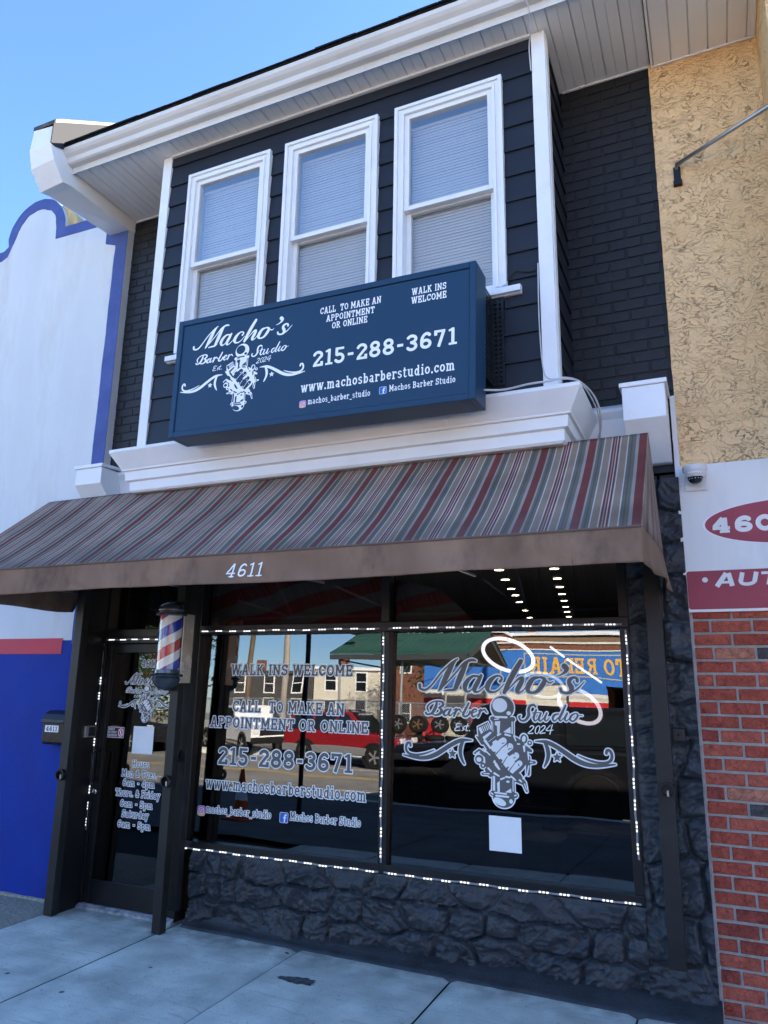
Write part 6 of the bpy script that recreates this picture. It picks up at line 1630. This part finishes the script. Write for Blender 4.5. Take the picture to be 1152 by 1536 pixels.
for a, b, zt, k in ops:
    if k == 'd':
        g = MB(); n = 9
        for i in range(n): z0_, z1_ = -.08 + (zt + .08) * i / n, -.08 + (zt + .08) * (i + 1) / n; g.box(a, b, yb - .2, yb - .12 + (.0 if i % 2 else .004), z0_ + .01, z1_)
        g.box(a, b, yb - .25, yb - .2, -.08, zt); build(g, 'roller_door', dr_, AR)
    else:
        g = MB(); g.box(a, b, yb - 3.0, yb - 2.9, -.08, zt); build(g, 'open_bay', dk_, AR)
g = MB(); g.box(X0, X1, -42, -34.0, -.1, 5.0); g.box(X0, X1, -34.0, yb - .3, 4.6, 4.8); build(g, 'body', bk_, AR)
org = mat('sign_orange', (.72, .40, .07), .6); tan_ = mat('sign_tan', (.45, .40, .28), .7)
sg0, sg1 = -8.5, -2.45
fr = [('p', [(sg0, 3.50), (sg1, 3.50), (sg1, 4.66), (sg0, 4.66)])]
on_ar = lambda u, v, l: (-(u) , yb + .012 + l, v)   # read from the street
frm = [('p', [(-sg1, 3.52), (-sg0, 3.52), (-sg0, 4.66), (-sg1, 4.66)])]
letter_mesh([(lambda fl: np.abs(fl.union(frm, .1) + .03) - .03, 0, 0, bb_of(frm))], .03, on_ar, 'sign_border', [tan_], AR)
flat_text(text_prims('AUTO REPAIR', 2.75, 8.25, 3.70, .78, bold=1.05), .02, on_ar, 'lettering', org, AR)

# utility poles and wires
wood = mat('pole_wood', (.13, .095, .065), .9, var=.3, vscale=6, stretch=(1, 1, .1)); wood2 = mat('pole_grey_wood', (.30, .27, .23), .9, var=.25, vscale=6, stretch=(1, 1, .1))
for (x, y, h, r, m, lab) in ((-16.5, -22.0, 10.5, .15, wood2, 'thick grey utility pole between the pickup and the red suv'), (-20.0, -24.5, 10, .13, wood, 'brown utility pole behind the pickup truck'), (-1.5, -21.9, 10.5, .14, wood, 'brown utility pole in front of the repair garage')):
    t = thing('utility_pole', lab, 'utility pole', (x, y, -.1), 'utility poles across the street'); g = MB(); g.tube([(x, y, -.2), (x, y, h)], [r, r * .7], 10); build(g, 'shaft', m, t, smooth=True)
    g = MB(); g.box(x - 1.1, x + 1.1, y - .06, y + .06, h - .9, h - .76); build(g, 'crossarm', m, t)
    for q in (-1, -.5, .5, 1): g = MB(); g.lathe([(.05, h - .76), (.06, h - .68), (.03, h - .6), (.001, h - .6)], (x + q, y, 0), 8); build(g, 'insulator', M['white_trim'], t)
for k, (a, b, lab) in enumerate([((-40, -22, 8.6), (-16.5, -22, 9.6), 'topmost overhead wire running to the left from the thick grey pole'), ((-16.5, -22, 9.6), (-1.5, -21.9, 9.6), 'long overhead wire from the top of the grey pole past the garage'), ((-16.5, -22, 7.4), (-1.5, -21.9, 7.2), 'lower overhead wire strung beneath the long top span'), ((-16.5, -22, 6.2), (-9, -31, 5.0), 'overhead wire dropping from the grey pole to the repair garage roof'), ((-20.0, -24.5, 8.8), (-16.5, -22, 7.8), 'short overhead wire linking the brown pole to the grey pole'), ((-16.5, -22, 5.6), (-1.5, -21.9, 5.2), 'lowest of the overhead wires between the grey pole and garage pole'), ((-1.5, -21.9, 9.4), (25, -22, 9.2), 'overhead wire running from the garage pole to the right')]):
    g = MB(); n = 14; g.tube([(a[0] + (b[0] - a[0]) * i / n, a[1] + (b[1] - a[1]) * i / n, a[2] + (b[2] - a[2]) * i / n - 1.6 * (i / n) * (1 - i / n)) for i in range(n + 1)], .018, 5)
    tag(build(g, 'overhead_wire', M['cable_black']), lab, 'wire', 'overhead wires across the street')

# houses behind
def house(label, x0, x1, y, h, wallm, win, group, parap=None, storeys=2):
    t = thing('row_house', label, 'building', ((x0 + x1) / 2, y, -.1), group)
    g = MB(); g.box(x0, x1, y - 9, y, -.1, h); build(g, 'wall', wallm, t)
    g = MB(); g.box(x0 - .1, x1 + .1, y - 9, y + .18, h, h + .22); build(g, 'cornice', parap or M['white_trim'], t)
    nw = max(2, int((x1 - x0) / 2.0)); fp = None
    for s in range(storeys):
        for k in range(nw):
            cx = x0 + (x1 - x0) * (k + .5) / nw; z0 = 1.0 + s * (h - .6) / storeys
            if fp is None:
                g = MB(); g.box(cx - .5, cx + .5, y, y + .05, z0, z0 + 1.5); fp = build(g, 'window', M['white_trim'], t)
                g = MB(); g.box(cx - .4, cx + .4, y + .02, y + .055, z0 + .1, z0 + .72); g.box(cx - .4, cx + .4, y + .02, y + .055, z0 + .78, z0 + 1.4); build(g, 'pane', cglass, fp)
            else:
                c = copy_tree(fp, t); c.location = Vector((cx, y + .025, z0)) - WL[t.name]
    g = MB(); g.box(x0 + .4, x0 + 1.0, y - 4, y - 3.3, h, h + 1.3); build(g, 'chimney', bk_, t)
    return t
crm = mat('cream_wall', (.62, .58, .48), .85, var=.06); gry = mat('dark_shingle', (.07, .068, .065), .9, var=.25, vscale=5); brk = mat('row_brick', (.17, .075, .05), .9, var=.25, vscale=10); brn = mat('row_brown', (.21, .14, .09), .9, var=.2, vscale=6)
house('cream rendered house behind the canopy', -28.0, -22.6, -45, 4.6, crm, 2, 'houses behind the yard')
house('dark shingled low house left of the cream one', -36, -28.1, -45, 4.3, gry, 2, 'houses behind the yard', gry)
house('red brick row house behind the right end of the canopy', -22.4, -14, -47, 7.5, brk, 2, 'houses behind the yard')
house('brown brick row house behind the repair garage', -13.9, -6, -50, 7.6, brn, 2, 'houses behind the yard')
house('red brick row house further along behind the garage', -5.9, 6, -50, 7.3, brk, 2, 'houses behind the yard')
house('pale end house far left down the street', -52, -40, -30, 6.5, crm, 2, 'houses behind the yard')
house('brick house across the street right of the garage', 5, 16, -26, 7.2, brk, 2, 'houses behind the yard')
house('brick house at the right end across the street', 16.2, 34, -26, 7.0, brn, 2, 'houses behind the yard')

# trees
leafm = [mat('leaf_dark', (.035, .07, .018), .6, var=.3, vscale=3), mat('leaf_mid', (.06, .10, .025), .6, var=.3, vscale=3), mat('leaf_gold', (.15, .14, .03), .6, var=.3, vscale=3)]
bark = mat('bark', (.07, .055, .042), .9, var=.3, vscale=8, bump=.5)
def tree(label, x, y, h, cr, nleaf, seed, low=.5):
    r = random.Random(seed); t = thing('street_tree', label, 'tree', (x, y, -.1), 'trees across the street')
    g = MB(); g.tube([(x, y, -.2), (x + .1, y, h * .3), (x - .05, y + .1, h * .6), (x, y, h * .85)], [.22, .17, .1, .03], 9); cl = []
    for k in range(11):
        a = r.uniform(0, 6.28); z = h * r.uniform(low - .15, .75); e = (x + math.cos(a) * cr * r.uniform(.5, .95), y + math.sin(a) * cr * r.uniform(.5, .95), z + h * r.uniform(.06, .25))
        g.tube([(x, y, z), ((x + e[0]) / 2, (y + e[1]) / 2, (z + e[2]) / 2 + .1), e], [.07, .05, .015], 6); cl.append(e)
    for k in range(14): a = r.uniform(0, 6.28); q = cr * r.uniform(0, .7); cl.append((x + math.cos(a) * q, y + math.sin(a) * q, h * r.uniform(low + .05, 1.0)))
    build(g, 'trunk', bark, t, smooth=True)
    g = MB()
    for k in range(nleaf):
        c = r.choice(cl); d = Vector((r.gauss(0, 1), r.gauss(0, 1), r.gauss(0, .8))) * cr * .22
        p = Vector(c) + d; s_ = r.uniform(.07, .15); a = Vector((r.gauss(0, 1), r.gauss(0, 1), r.gauss(0, 1))).normalized(); b = a.orthogonal().normalized()
        g.add([p - a * s_, p + b * s_ * .5, p + a * s_, p - b * s_ * .5], [(0, 1, 2, 3)], r.choice((0, 0, 1, 1, 2)))
    build(g, 'crown', leafm, t, recalc=False)
tree('leafy green tree at the far kerb reflected in the door', -24.6, -23.0, 8.5, 3.3, 11000, 1, .24)
tree('broad tree just behind the one reflected in the door', -28.5, -25.0, 8.5, 3.4, 9000, 7, .24)
tree('leafy tree further left at the far kerb', -34, -23.2, 9, 3.4, 6000, 2)
tree('round green tree rising behind the canopy roof', -16.5, -39, 7.8, 2.6, 4500, 3)
tree('tree at the far left end of the street', -46, -22.8, 9, 3.5, 4500, 4)
# row on the shop's own side further along, closing the street
SH = thing('neighbour_row', 'plain row of shops beyond the painted building on the same side', 'building', (-30, 2, 0))
g = MB(); g.box(-60, -14.1, 0, 9, -.2, 6.0); build(g, 'wall', brn, SH)
g = MB(); g.box(-60, -14.1, -.1, .0, 5.6, 6.1); build(g, 'cornice', M['white_trim'], SH)
g = MB(); g.box(-58, -16, -.06, -.001, .4, 2.6); build(g, 'shop_window', cglass, SH)

RW = thing('added_shade_row', 'unseen plain brick row added right of the brick and stucco building to shade the street', 'building', (25, 2, 0))  # unseen row put in to keep the low sun off the street
g = MB(); g.box(9.05, 45, 0, 9, -.5, 7.2); build(g, 'wall', brn, RW)
g = MB(); g.box(9.05, 45, -.1, .0, 6.8, 7.3); build(g, 'cornice', M['white_trim'], RW)
g = MB(); g.box(10, 43, -.06, -.001, .4, 2.6); build(g, 'shop_window', cglass, RW)

t = thing('sign_post', 'slim black sign post standing on the pavement, mirrored in the left window', 'post', (-5.9, -5.4, -.05))
g = MB(); g.tube([(-5.9, -5.4, -.08), (-5.9, -5.4, 4.2)], .04, 10); build(g, 'post', M['black_metal'], t)
g = MB(); g.box(-6.15, -5.65, -5.46, -5.445, 3.4, 4.1); build(g, 'sign_plate', M['steel'], t)
